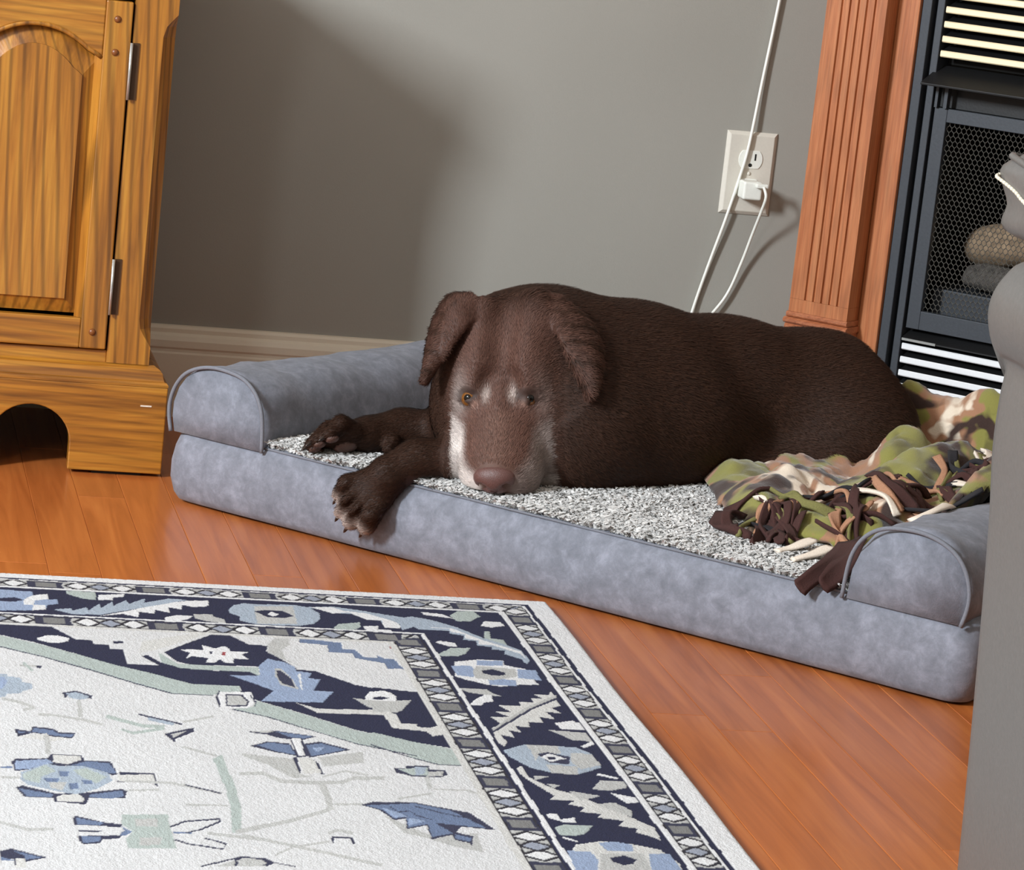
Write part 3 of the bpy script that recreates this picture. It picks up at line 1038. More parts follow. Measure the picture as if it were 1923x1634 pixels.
def blanket_z(s, t):
    d = polydist((s, t), BLPOLY) if inpoly((s, t), BLPOLY) else 0.0
    e = min(1.0, d / 0.028)
    edge = 0.015 * math.sqrt(max(0.0, 1 - (1 - e) ** 2))
    h = 0.0
    for (bs, bt, bh, rs, rt, an) in BUMPS:
        ds, dt = s - bs, t - bt
        c, sn = math.cos(an), math.sin(an)
        a, b = (ds * c + dt * sn) / rs, (-ds * sn + dt * c) / rt
        h = max(h, bh * math.exp(-(a * a + b * b))) if h < bh * 0.3 else h + 0.35 * bh * math.exp(-(a * a + b * b))
    h += 0.010 * abs(fbm(s, t, 0.3, 17)) + 0.006 * fbm(s, t, 2.3, 36)
    return under_z(s, t) + edge + h * e


n = 120
s0, s1, t0, t1 = 0.50, 0.955, 0.10, 0.68
idx = {}
V, F = [], []
for j in range(n + 1):
    for i in range(n + 1):
        s, t = s0 + (s1 - s0) * i / n, t0 + (t1 - t0) * j / n
        if inpoly((s, t), BLPOLY):
            idx[i, j] = len(V)
            V.append(bd(s, t, blanket_z(s, t)))
for j in range(n):
    for i in range(n):
        q = [(i, j), (i + 1, j), (i + 1, j + 1), (i, j + 1)]
        if all(p in idx for p in q):
            F.append(tuple(idx[p] for p in q))
mb = MB()
mb.add(V, F)
mb.build('cloth', 'camouflage_fleece', bl, smooth=True, solid=0.006)

# cut fringe strips: each its own ribbon
FM = ['fringe_brown'] * 13 + ['fringe_black'] * 3 + ['fringe_cream'] * 3 + ['fringe_olive'] * 3 + ['fringe_tan'] * 3


def ribbon(path, w_, mat, twist=0.0, seed=0.0, curl=0.35):
    """a strip of fleece: cross-section is a rounded, slightly cupped band"""
    P = [Vector(p) for p in smooth_path(path, 5)]
    rings = []
    for i, p in enumerate(P):
        q = i / (len(P) - 1)
        d = (P[min(i + 1, len(P) - 1)] - P[max(i - 1, 0)]).normalized()
        up = Vector((0, 0, 1))
        a = d.cross(up)
        if a.length < 0.05:
            a = Vector((1, 0, 0))
        a.normalize()
        b = a.cross(d).normalized()
        an = twist * q + (0.5 * math.sin(seed + q * 4) if curl > 0.2 else 0.12 * math.sin(q * 5))
        a2 = a * math.cos(an) + b * math.sin(an)
        b2 = -a * math.sin(an) + b * math.cos(an)
        ww = w_ * (0.85 + 0.2 * math.sin(seed * 3 + q * 5))
        th = 0.0022
        cup = curl * ww
        sec = [(-ww, cup), (-ww * 0.5, cup * 0.2 + th), (0, th), (ww * 0.5, cup * 0.2 + th), (ww, cup), (ww * 0.5, cup * 0.2 - th), (0, -th), (-ww * 0.5, cup * 0.2 - th)]
        rings.append([tuple(p + a2 * x + b2 * y) for x, y in sec])
    return MB().rings(rings).build('fringe_strip', mat, bl, smooth=True)


# the fringed edge runs from the bed's front edge up along the right bolster
EDGE = [(0.685, 0.15), (0.71, 0.145), (0.745, 0.155), (0.775, 0.20), (0.79, 0.27), (0.80, 0.34), (0.815, 0.41), (0.835, 0.47), (0.86, 0.52)]
ep = smooth_path([(a, b, 0) for a, b in EDGE], 10)
NF = 84
for k in range(NF):
    q = (k + random.random() * 0.7) / NF
    p = ep[min(len(ep) - 1, int(q * (len(ep) - 1)))]
    base = Vector((p[0] + random.uniform(-0.02, 0.03), p[1] + random.uniform(-0.03, 0.04)))
    ang = random.gauss(-0.9, 0.55) if q < 0.45 else random.gauss(-0.55, 0.6)
    ang = max(-1.7, min(0.5, ang))
    L = random.uniform(0.05, 0.085)
    dv = Vector((math.cos(ang), math.sin(ang)))
    pts = []
    layer = random.uniform(0.001, 0.012)
    for i in range(5):
        u = i / 4
        c = base + dv * L * u + Vector((-dv.y, dv.x)) * (0.012 * math.sin(u * 3.5 + k))
        c.y = max(c.y, 0.02)
        zz = max(under_z(c.x, c.y), blanket_z(c.x, c.y) if inpoly((c.x, c.y), BLPOLY) else 0)
        pts.append(bd(c.x, c.y, zz + 0.004 + layer * math.sin(math.pi * min(1, u + 0.15)) + random.uniform(0, 0.004)))
    ribbon(pts, random.uniform(0.0045, 0.0085), random.choice(FM), random.uniform(-1.6, 1.6), k * 1.7)
# the long strips nearest the front, one hanging over the bed's edge
for pts, w_, m in (
        ([(0.70, 0.15, 0.118), (0.725, 0.115, 0.112), (0.735, 0.085, 0.106), (0.74, 0.055, 0.103)], 0.013, 'fringe_brown'),
        ([(0.66, 0.13, 0.112), (0.675, 0.095, 0.106), (0.705, 0.075, 0.106), (0.73, 0.07, 0.103)], 0.012, 'fringe_brown'),
        ([(0.83, 0.11, 0.118), (0.845, 0.065, 0.113), (0.85, 0.03, 0.107), (0.845, 0.0, 0.100), (0.838, -0.018, 0.088)], 0.0145, 'fringe_brown'),
        ([(0.85, 0.09, 0.126), (0.862, 0.05, 0.116), (0.865, 0.015, 0.106), (0.86, -0.010, 0.095)], 0.012, 'fringe_brown'),
        ([(0.79, 0.10, 0.113), (0.785, 0.080, 0.109), (0.777, 0.065, 0.105), (0.772, 0.052, 0.103)], 0.008, 'fringe_cream'),
        ([(0.818, 0.085, 0.113), (0.815, 0.065, 0.109), (0.806, 0.045, 0.105), (0.80, 0.036, 0.102)], 0.008, 'fringe_cream'),
        ([(0.83, 0.17, 0.122), (0.845, 0.12, 0.120), (0.85, 0.09, 0.116), (0.835, 0.06, 0.108)], 0.008, 'fringe_olive'),
        ([(0.85, 0.24, 0.135), (0.885, 0.17, 0.145), (0.895, 0.12, 0.146), (0.885, 0.08, 0.128)], 0.017, 'fringe_tan'),
        ([(0.87, 0.25, 0.145), (0.905, 0.18, 0.165), (0.915, 0.13, 0.169), (0.905, 0.09, 0.160)], 0.008, 'fringe_cream'),
        ([(0.80, 0.22, 0.135), (0.85, 0.21, 0.145), (0.885, 0.215, 0.152), (0.92, 0.23, 0.18)], 0.012, 'fringe_black')):
    ribbon([bd(*p) for p in pts], w_, m, 0.7 if m == 'fringe_brown' else 0.1, w_ * 300, 0.35 if m == 'fringe_brown' else 0.12)

# ------------------------------------------------------------------ rug
RX, RY = -0.445, -0.922      # corner nearest the bed; u runs left from it, v runs towards the camera
RUG_U, RUG_V = 1.28, 1.91
C = {'N': (25, 29, 60), 'W': (224, 224, 225), 'C': (206, 205, 202), 'B': (146, 162, 190), 'G': (162, 174, 188), 'g': (172, 182, 178),
     'M': (104, 120, 150), 'D': (48, 50, 74), 'R': (150, 60, 66), 's': (184, 184, 182), 'K': (36, 34, 44), 'f': (211, 211, 212)}
C = {k: np.array(srgb(*v)[:3]) for k, v in C.items()}
# woven motifs: colour key, then u, v pairs in millimetres from the rug's corner
MOTIFS = [
   
    ('N', 603,210,568,214,551,213,528,259,513,258,511,273,497,273,497,288,484,288,484,338,454,337,468,308,462,302,451,327,432,342,403,343,408,396,426,397,451,381,467,363,500,340,530,311,570,276,605,253),
    ('N', 425,347,368,345,355,359,319,329,302,331,268,373,236,389,211,388,240,552,291,520,338,471,372,440,384,416,383,397,430,396),
    ('N', 253,378,211,388,208,432,209,499,209,564,244,549,277,524),
    ('N', 445,290,413,246,388,214,374,212,357,246,337,249,342,268,327,302,319,327,354,355,357,324,422,330,435,321),
    ('g', 450,294,435,330,401,328,403,343,433,343,451,327), ('W', 467,327,454,337,465,338), ('N', 492,259,482,257,482,265,492,267),
    ('W', 566,261,555,249,545,248,534,256,536,266,546,276,556,275,565,268), ('C', 463,255,387,201,388,209,452,284,470,299),
    ('g', 423,330,357,330,360,358,367,346,424,346),
    ('W', 416,274,405,276,404,257,397,263,392,268,384,258,379,261,378,274,360,275,368,285,363,302,378,301,380,317,388,317,392,305,398,318,407,320,403,303,418,299,426,309,419,289,427,278),
    ('R', 387,279,383,279,385,291,388,290), ('D', 399,280,396,280,398,290,400,289),
    ('B', 388,360,359,356,356,323,344,295,329,305,320,321,321,334,306,339,312,356,301,360,313,399,294,400,310,437,369,442,352,405,365,388),
    ('s', 341,329,335,328,329,359,327,398,343,385,344,353), ('D', 340,335,336,334,330,359,329,392,341,378,342,353), ('W', 321,346,318,343,324,401,325,401),
    ('C', 336,441,317,458,258,453,251,435,248,457,244,493,230,494,233,509,255,507,257,468,319,472), ('s', 278,417,264,422,254,428,221,415,237,452,254,455,268,445),
    ('W', 265,411,258,394,243,388,234,404,237,418,243,417,249,424,258,423,267,423), ('N', 258,417,251,409,243,413,253,422), ('s', 260,422,224,417,242,459,266,462),
    ('W', 255,396,238,392,235,411,238,423,260,422), ('N', 258,413,250,408,242,412,252,420,259,419),
    ('C', 255,457,245,463,245,497,221,504,209,495,208,522,221,529,225,515,255,509), ('s', 338,246,327,219,313,220,315,242,325,261,326,294,315,317,330,295,341,272),
    ('M', 302,214,260,224,262,246,250,248,245,272,230,274,216,284,212,300,208,311,227,306,227,292,255,278,255,261,278,261,276,235,303,231),
    ('M', 230,265,224,274,214,276,213,296,208,308,227,311,227,290,233,283), ('s', 243,320,205,314,210,384,252,378), ('s', 253,335,204,323,210,379,235,381),
    ('R', 212,228,208,235,208,241,212,236), ('g', 605,255,570,280,530,311,500,340,467,363,426,397,408,394,412,429,450,429,484,399,523,361,562,326,607,294),
    ('g', 429,394,383,395,385,416,394,427,433,429), ('g', 373,441,338,473,291,522,240,553,247,590,297,561,335,524,369,490,399,471,379,462),
    ('g', 277,524,241,550,211,566,210,611,229,607,283,561), ('g', 242,553,212,569,209,614,230,613,256,593), ('D', 607,297,562,329,562,326,607,293),
    ('D', 563,329,523,364,522,361,562,326), ('D', 523,364,484,402,484,398,523,360), ('D', 485,401,450,432,449,429,484,398), ('D', 450,432,412,431,412,428,450,429),
    ('D', 400,473,369,492,369,490,399,470), ('D', 370,492,335,527,335,524,369,489), ('D', 335,526,298,563,297,561,335,524), ('D', 298,563,247,593,247,590,297,561),
    ('D', 285,564,256,595,255,593,284,561), ('D', 256,595,231,616,230,614,256,593), ('D', 231,616,211,616,210,614,230,613),
    ('W', 406,418,375,413,375,446,384,466,410,467), ('D', 400,424,384,422,380,444,384,461,404,464), ('s', 399,428,386,426,382,445,385,457,402,459),
    ('D', 405,413,410,433,409,435,404,416), ('D', 410,433,411,468,409,467,408,431), ('D', 377,425,375,448,373,446,376,423), ('D', 374,445,377,458,376,459,374,446),
    ('s', 589,364,567,362,567,356,588,358), ('D', 572,356,567,357,568,367,572,365), ('g', 585,353,577,380,575,373,583,346),
    ('G', 611,390,601,392,600,399,589,401,588,415,579,419,580,435,589,444,591,451,604,456,606,465,614,467), ('B', 612,401,603,400,602,417,607,439,613,444),
    ('D', 553,443,540,434,526,448,527,460,537,448,549,452,551,461), ('G', 549,444,540,439,529,450,531,459,540,464,548,457), ('s', 610,475,593,484,592,475,609,466),
    ('s', 594,483,582,499,581,491,593,474), ('s', 581,490,592,499,592,507,581,498), ('s', 580,518,561,520,561,513,579,510), ('s', 562,520,540,529,540,522,562,513),
    ('s', 541,528,524,541,523,534,540,521), ('s', 542,467,543,519,539,516,538,463), ('g', 519,516,486,543,485,533,517,506), ('g', 487,542,468,540,467,530,486,532),
    ('g', 508,553,498,563,497,555,507,546), ('g', 498,563,468,545,468,537,498,555), ('D', 488,503,451,528,450,523,488,498), ('G', 481,518,459,532,458,522,480,508),
    ('s', 449,522,419,500,419,494,449,516), ('D', 470,556,441,534,442,546,461,570,463,581,466,570), ('s', 464,557,447,543,463,567),
    ('D', 602,561,588,565,586,551,568,555,564,564,549,566,553,581,569,579,586,569,600,583,601,577),
    ('M', 600,565,588,570,585,555,569,559,565,568,551,569,553,578,568,575,586,566,600,573), ('C', 600,581,575,570,572,579,553,581,571,593,600,585),
    ('s', 578,578,579,632,574,629,573,575), ('D', 609,654,606,646,578,641,575,630,548,628,547,643,524,644,521,677,525,681,560,658,608,680),
    ('B', 606,652,578,643,574,654,596,673,607,675), ('M', 558,656,546,645,526,647,522,673,527,676), ('C', 573,632,549,631,549,641,562,656,574,651),
    ('D', 519,671,490,670,490,708,492,699,523,699), ('C', 521,679,491,674,491,696,522,698), ('s', 519,723,489,718,489,713,519,719),
    ('D', 609,724,604,717,577,735,570,734,559,733,521,717,517,721,520,741,550,743,554,761,579,756,580,747,603,748), ('M', 607,724,579,737,581,744,601,745),
    ('M', 550,735,521,720,520,735,532,744,549,741), ('C', 577,744,571,737,558,735,554,745,556,755,577,754),
    ('G', 603,682,579,656,570,661,549,658,529,674,527,696,542,720,559,735,574,731,599,716,604,702), ('g', 602,687,581,660,573,676,586,692,589,711,601,702),
    ('g', 559,671,547,665,531,686,541,705,553,688), ('M', 571,674,562,675,564,688,571,689), ('M', 565,708,557,705,557,720,565,723),
    ('M', 585,696,571,694,573,704,583,705), ('M', 553,696,545,698,544,706,552,707), ('s', 581,707,566,705,571,727,581,721), ('s', 621,701,605,701,604,696,621,696),
    ('M', 620,674,610,672,610,667,620,669), ('s', 517,700,476,700,475,694,517,694), ('s', 477,700,437,721,436,716,476,694), ('D', 466,701,437,720,436,717,465,698),
    ('s', 471,755,436,753,435,748,471,750), ('s', 458,596,430,619,429,613,457,590), ('g', 434,624,432,713,423,702,425,612), ('g', 432,702,434,762,425,754,423,694),
    ('g', 433,749,440,819,432,817,424,748), ('s', 437,821,408,800,408,792,437,813), ('s', 461,826,414,838,413,831,460,819), ('s', 627,816,605,833,604,826,626,810),
    ('s', 605,833,585,829,584,822,605,826), ('D', 566,790,563,791,542,804,528,808,530,816,546,813,565,813,567,812), ('M', 564,794,543,805,546,811,564,811),
    ('D', 566,839,550,837,530,835,533,842,547,846,549,855,563,859,566,850), ('M', 563,840,548,839,549,850,563,856), ('D', 565,826,543,824,550,830,564,830),
    ('M', 530,810,521,825,528,836,533,833,527,823), ('g', 527,784,488,779,490,805,489,819,490,839,490,862,528,866,528,843,521,825,528,809),
    ('s', 517,793,498,791,500,810,517,812), ('s', 517,840,498,836,502,855,518,857), ('D', 489,811,476,797,476,793,489,807), ('D', 477,797,447,787,446,783,476,793),
    ('D', 447,785,448,793,446,792,446,784), ('D', 447,790,466,813,466,817,447,794), ('D', 489,842,479,851,478,848,488,839), ('D', 479,851,452,861,451,858,478,848),
    ('D', 452,861,447,846,448,845,452,859), ('D', 447,845,463,833,464,836,448,848), ('M', 489,826,473,826,473,821,488,821), ('D', 466,813,478,822,478,824,466,816),
    ('D', 629,881,620,875,593,893,610,904,611,918,620,919,619,900,630,898), ('M', 619,879,597,893,610,899,611,890), ('C', 618,897,610,896,611,918,619,919),
    ('M', 630,893,620,902,630,903), ('D', 475,904,439,878,439,875,475,901), ('D', 440,878,420,882,419,880,439,875), ('s', 462,901,442,882,425,885,422,897),
    ('D', 395,539,366,533,331,545,347,559,366,555,376,546), ('M', 367,535,334,545,348,556,358,548), ('s', 392,537,369,535,376,542),
    ('D', 396,582,378,566,359,570,356,606,375,597), ('M', 389,578,377,568,360,574,358,602,375,593), ('D', 346,569,330,560,305,581,332,599,347,609),
    ('M', 345,572,330,565,310,581,332,596,345,604), ('B', 340,580,327,575,337,592), ('D', 356,552,345,550,347,605,358,610), ('W', 355,554,347,553,350,603,356,606),
    ('D', 362,611,358,608,360,649,361,657,363,634), ('D', 344,614,341,624,340,654,343,655), ('C', 358,612,344,612,342,651,358,657),
    ('s', 407,605,362,615,362,657,352,664,370,670,386,637,406,613), ('s', 339,608,295,586,300,618,337,633), ('s', 416,668,395,664,394,655,415,659),
    ('s', 397,663,382,685,379,677,394,654), ('s', 382,685,350,685,348,676,381,676), ('s', 351,685,327,680,326,671,350,676), ('s', 328,681,315,666,315,658,328,672),
    ('s', 317,668,288,664,287,655,315,658), ('s', 343,665,320,647,319,641,342,660), ('s', 321,647,302,656,301,651,320,641), ('s', 350,687,349,730,343,721,343,678),
    ('s', 349,720,352,753,346,750,343,717), ('s', 348,746,388,780,388,789,349,755), ('s', 387,779,433,812,434,821,387,788), ('s', 344,739,319,737,318,731,343,734),
    ('D', 275,628,264,630,262,621,241,618,242,629,228,629,228,642,236,651,247,651,262,651,274,642), ('g', 271,632,243,623,246,647,261,647),
    ('G', 255,624,244,622,249,643,258,648), ('s', 244,635,230,633,234,647,247,649), ('s', 252,654,253,687,248,680,247,647), ('s', 250,688,219,688,218,683,249,682),
    ('s', 220,688,209,698,208,693,218,682), ('s', 286,718,252,699,251,694,285,713), ('s', 305,761,289,784,275,806,232,799,236,846,257,835,279,814,295,805),
    ('D', 321,735,308,725,272,723,228,745,214,788,242,782,250,797,237,806,243,832,243,824,255,816,254,804,274,817,272,782,291,794,287,766,298,772,306,747),
    ('M', 317,735,272,725,244,740,221,783,242,779,264,774,252,801,239,810,242,820,253,813,252,799,273,811,270,778,289,789,286,762,297,767,304,745),
    ('B', 304,739,293,749,285,762,297,765), ('B', 284,764,270,771,288,785), ('D', 296,735,291,751,291,750,295,734), ('D', 291,751,281,747,280,744,291,749),
    ('D', 281,746,276,759,275,757,281,744), ('D', 276,759,264,768,264,766,276,756), ('D', 274,733,253,749,252,747,273,731), ('D', 253,749,231,761,230,759,252,747),
    ('s', 360,816,350,805,350,799,360,809), ('s', 352,806,340,813,338,807,351,799), ('D', 359,823,341,823,341,820,358,820), ('D', 359,824,360,836,358,834,357,822),
    ('D', 343,824,343,838,341,835,341,821), ('s', 433,828,396,848,395,841,431,821), ('s', 397,848,379,858,378,851,395,840), ('s', 380,857,328,889,326,882,379,850),
    ('s', 412,873,394,851,394,846,412,869), ('s', 395,852,362,835,362,830,394,847), ('D', 445,882,438,875,419,878,414,887,421,897,425,894,429,883,442,890,447,900),
    ('s', 444,886,438,878,423,881,420,891,434,899,442,893), ('D', 415,888,398,897,398,894,415,886),
    ('G', 362,118,354,98,342,87,333,90,290,84,274,92,266,114,269,137,279,157,295,167,338,170,355,158,353,142,362,130),
    ('s', 333,99,291,91,294,133,296,160,338,168,336,136), ('N', 335,118,321,110,304,112,295,129,307,139,324,139), ('W', 323,127,317,117,310,125,317,135),
    ('G', 275,90,248,83,222,92,201,102,165,118,170,146,187,163,186,135,204,152,204,125,219,128,219,110,234,108,252,109,252,93,274,95),
    ('W', 273,89,248,87,238,99,216,104,201,120,186,135,188,158,205,157,203,129,219,128,234,105,252,111), ('g', 259,167,252,152,228,141,230,159,241,175,258,175),
    ('W', 227,156,210,151,213,165,199,165,200,174,226,170), ('W', 397,93,381,90,383,109,399,114), ('s', 400,141,381,147,371,156,371,172,390,167,401,158),
    ('W', 500,168,466,141,437,113,400,89,379,85,381,105,395,97,396,114,409,108,411,126,424,120,425,141,439,133,441,148,456,143,459,165,473,155),
    ('G', 543,151,526,165,497,163,461,135,400,87,419,84,448,107,445,89,464,114,466,100,481,126,481,109,495,138,495,120,508,149,509,136,524,152,525,143),
    ('W', 431,159,417,148,402,150,408,163,415,169,425,181,434,181), ('s', 401,141,380,139,382,159,400,158), ('g', 525,65,512,56,495,77,497,106,511,102,526,87),
    ('W', 493,85,465,75,468,89,478,91,480,102,495,105), ('B', 598,82,561,86,560,103,546,100,545,113,537,111,537,129,548,135,551,153,565,159,601,166),
    ('W', 560,99,545,91,546,113,560,120,565,159,551,153,551,136,572,140,571,118), ('N', 599,119,580,111,571,120,581,129,600,130),
    ('W', 154,197,139,203,139,217,148,217,160,204), ('g', 165,248,147,223,126,219,136,243,146,253,163,255), ('W', 154,86,132,91,123,107,132,104,153,97),
    ('g', 125,94,112,74,95,73,91,92,106,114,121,117), ('W', 91,112,73,110,72,126,88,135,98,130), ('g', 98,150,93,151,97,179,85,181,85,202,106,189),
    ('G', 194,124,168,107,149,116,125,142,104,180,85,202,73,220,72,256,78,271,80,253,94,236,91,223,104,221,102,211,117,209,115,192,128,189,124,173,138,167,137,157,168,158,175,144,187,140),
    ('W', 176,149,135,150,136,161,122,169,125,184,112,190,115,205,100,206,89,219,77,233,74,256,75,224,106,189,133,147),
    ('W', 153,274,128,262,100,261,103,277,83,288,81,343,102,346,121,355,134,351,154,336,162,326), ('B', 160,289,139,287,137,306,144,327,159,323),
    ('B', 129,266,101,263,105,281,132,284), ('B', 92,291,73,290,75,327,98,323), ('B', 130,328,102,331,105,351,132,351),
    ('s', 133,286,94,291,98,319,126,335,142,330,141,307), ('N', 130,301,118,295,107,305,109,313,119,318,124,316,131,311),
    ('s', 168,366,139,367,134,381,128,388,139,389,160,380), ('W', 145,387,138,386,140,408,150,413,155,424,166,423,157,403),
    ('C', 74,363,73,372,75,413,85,421,79,437,94,435,90,458,104,453,104,472,119,470,121,488,135,485,133,505,144,500,143,523,155,515,153,538,159,552,162,539,161,512,159,495,147,480,153,460,134,457,145,441,129,442,137,420,115,418,115,404,100,405,100,391,87,392,93,377,78,376),
    ('D', 161,511,106,429,106,417,161,500), ('D', 109,432,72,390,71,377,108,419), ('s', 160,504,106,423,106,416,160,498), ('s', 107,425,72,384,71,376,107,418),
    ('W', 93,470,73,459,67,479,68,482,91,489), ('s', 103,494,86,495,72,512,75,524,88,523),
    ('G', 162,563,137,542,107,543,89,546,79,564,79,603,107,626,127,626,147,612,160,582), ('s', 137,542,107,543,109,568,128,566,138,592,136,562),
    ('s', 99,562,80,565,78,596,100,611,105,592), ('s', 130,600,102,604,107,628,131,624), ('D', 132,571,121,563,102,575,108,597,126,595),
    ('W', 131,579,120,567,107,580,124,592), ('N', 124,578,116,577,118,584,124,585), ('W', 94,473,67,464,68,490,88,488), ('s', 105,493,70,498,70,528,91,514),
    ('W', 84,540,69,523,70,533,82,546),
    ('C', 160,614,155,608,154,641,138,671,120,685,97,725,83,745,71,766,73,800,78,792,91,780,86,771,102,765,94,751,116,745,110,735,129,731,121,719,135,712,127,702,148,700,142,690,156,651,161,628),
    ('s', 149,636,133,634,151,648), ('s', 142,656,130,659,138,669), ('s', 126,674,99,685,121,701), ('s', 111,709,91,702,80,723,85,741),
    ('s', 103,667,89,640,68,642,69,659,88,670), ('W', 89,675,65,688,68,699,80,703), ('W', 89,626,72,636,71,631,87,620),
    ('W', 161,741,151,738,150,753,137,747,139,762,149,761,161,750), ('g', 161,775,150,766,125,767,138,790,148,795,160,794), ('W', 160,802,149,812,148,808,159,798),
    ('C', 152,818,128,807,102,811,80,823,72,857,75,881,164,889,162,841), ('B', 163,833,143,836,141,855,150,888,167,890), ('B', 131,812,115,806,102,813,105,830,128,832),
    ('B', 93,835,74,833,74,865,76,885,101,875), ('s', 136,839,98,835,101,875,115,889,148,892), ('N', 129,848,116,841,107,850,113,861,122,865,129,858),
]
# one quarter is drawn; the other three mirror it
ug = np.arange(0, 0.6401, 0.00125)
vg = np.arange(0.010, 0.9601, 0.0020)
U, Vv = np.meshgrid(ug * 1000, vg * 1000)
# wobble of the hand-knotted lines
wob = 0.8 * np.sin(U * 0.31 + 1.7 * np.sin(Vv * 0.05)) * np.sin(Vv * 0.047 + U * 0.02)
img = np.empty(U.shape + (3,), dtype=np.float32)
img[:] = C['f']


def paint(mask, c):
    img[mask] = C[c] if isinstance(c, str) else c


def poly_mask(pts):
    pts = np.asarray(pts, dtype=float)
    j0, j1 = np.searchsorted(vg * 1000, [pts[:, 1].min(), pts[:, 1].max()])
    i0, i1 = np.searchsorted(ug * 1000, [pts[:, 0].min(), pts[:, 0].max()])
    sl = (slice(max(j0 - 1, 0), j1 + 1), slice(max(i0 - 1, 0), i1 + 1))
    x, y = U[sl] , Vv[sl]
    c = np.zeros(x.shape, bool)
    n = len(pts)
    for k in range(n):
        (xa, ya), (xb, yb) = pts[k], pts[(k + 1) % n]
        if ya == yb:
            continue
        c ^= ((ya > y) != (yb > y)) & (x < (xb - xa) * (y - ya) / (yb - ya) + xa)
    return sl, c


def fill(pts, c):
    sl, m = poly_mask(pts)
    sub = img[sl]
    sub[m] = C[c]


for m in MOTIFS:
    if m[0] != 'x':
        q = np.array(m[1:]).reshape(-1, 2)
        if q[:, 0].min() > 205 and q[:, 1].min() > 190:
            fill(q, m[0])
# border bands, mitred at the corner: distance in from whichever edge is nearer
du, dv = U + wob, Vv - 6 + wob
side = du < dv                          # true on the right-hand border
d = np.minimum(du, dv)
along = np.where(side, Vv, U)


def band(a, b, c):
    paint((d >= a) & (d < b), c)


def guard(a, b, ph):
    """narrow guard stripe: white lozenges between crossing dark lines, grey and dark fills"""
    m = (d >= a) & (d < b)
    w_ = (b - a) / 2
    x = np.abs(d - (a + b) / 2) / w_
    p = (along - ph) % 112.0
    base = np.where((p > 75)[..., None], C['D'] * 0.9, C['s'] * 0.75)
    base = np.where(((p > 82) & (p < 104) & (x < 0.7))[..., None], C['s'] * 0.42, base)
    img[m] = base[m]
    for c0 in (14.0, 60.0):
        e = np.abs(p - c0)
        paint(m & (e < 17 * (1 - x * 0.15)) & (x < 1), 's')
        paint(m & (np.abs(e - 13 + 11 * x) < 2.6), 'K')
        paint(m & (e < 11 * (1 - x / 0.95)), 'W')
    for c0 in (37.0,):
        e = np.abs(p - c0)
        paint(m & (e < 12 * (1 - x)), np.array(srgb(150, 156, 170)[:3]))
        paint(m & (np.abs(e - 12 + 12 * x) < 2.2), 'K')
    paint(m & (x > 0.9), 'K')


band(-20, 27, 'W')
band(27, 32, 'N')
band(32, 35, 'W')
guard(35, 61, 4)
band(61, 67, 'W')
band(67, 170, 'N')
band(165, 170, 'W')
band(170, 173, 'N')
guard(173, 203, 4)
band(203, 211, 'C')
paint((d >= 67) & (d < 69.5), 'N')
for m in MOTIFS:
    q = np.array(m[1:]).reshape(-1, 2)
    if not (q[:, 0].min() > 205 and q[:, 1].min() > 190):
        # border motifs stay inside the main band
        sl, mk = poly_mask(q)
        ok = (d[sl] > 68) & (d[sl] < 167)
        sub = img[sl]
        sub[mk & ok] = C[m[0]]
cu = np.concatenate([np.arange(len(ug)), np.arange(len(ug) - 4, -1, -4), [0]])
cv = np.concatenate([np.arange(len(vg)), np.arange(len(vg) - 3, -1, -3), [0]])
mu = np.concatenate([ug, 1.28 - ug[cu[len(ug):]]]) * 1000
mv = np.concatenate([vg, 1.92 - vg[cv[len(vg):]]]) * 1000
img = img[np.ix_(cv, cu)]
U, Vv = np.meshgrid(mu, mv)
nz = rng.random(U.shape).astype(np.float32)
k_ = (nz + np.roll(nz, 1, 0) + np.roll(nz, 1, 1) + np.roll(nz, 2, 0)) / 4
img *= (0.90 + 0.2 * k_)[..., None]
lowf = 0.5 + 0.5 * np.sin(U * 0.035 + 2 * np.sin(Vv * 0.02)) * np.sin(Vv * 0.028 + np.sin(U * 0.05))
img *= (0.95 + 0.05 * lowf)[..., None]
img = np.clip(img, 0, 0.92)
H = 0.0078
zt = H + 0.0007 * (k_ - 0.5) + 0.0004 * (img.mean(-1) > 0.3)
edge = np.minimum(np.minimum(U, Vv - 10), np.minimum(RUG_U * 1000 - U, RUG_V * 1000 - Vv))
zt = zt * np.sqrt(np.clip(1 - (1 - np.clip(edge / 7.0, 0, 1)) ** 2, 0, 1)) * 0.985 + 0.0009
X = RX - U / 1000
Y = RY - Vv / 1000
X = X + 0.0012 * np.sin(Vv * 0.013) * np.exp(-U / 60)
nv_, nu_ = U.shape
verts = np.stack([X, Y, zt], -1).reshape(-1, 3)
ii = np.arange(nv_ * nu_).reshape(nv_, nu_)
quads = np.stack([ii[:-1, :-1], ii[1:, :-1], ii[1:, 1:], ii[:-1, 1:]], -1).reshape(-1, 4)
me = bpy.data.meshes.new('area_rug')
me.vertices.add(len(verts))
me.vertices.foreach_set('co', verts.ravel().astype(np.float32))
me.loops.add(quads.size)
me.loops.foreach_set('vertex_index', quads.ravel().astype(np.int32))
me.polygons.add(len(quads))
me.polygons.foreach_set('loop_start', np.arange(0, quads.size, 4, dtype=np.int32))
me.update(calc_edges=True)
me.validate()
set_col(me, img.reshape(-1, 3))
rug = link('area_rug', me, 'woven_wool', None, smooth=True)
tag(rug, 'cream oriental rug with navy and blue patterned border on the wooden floor', 'rug')

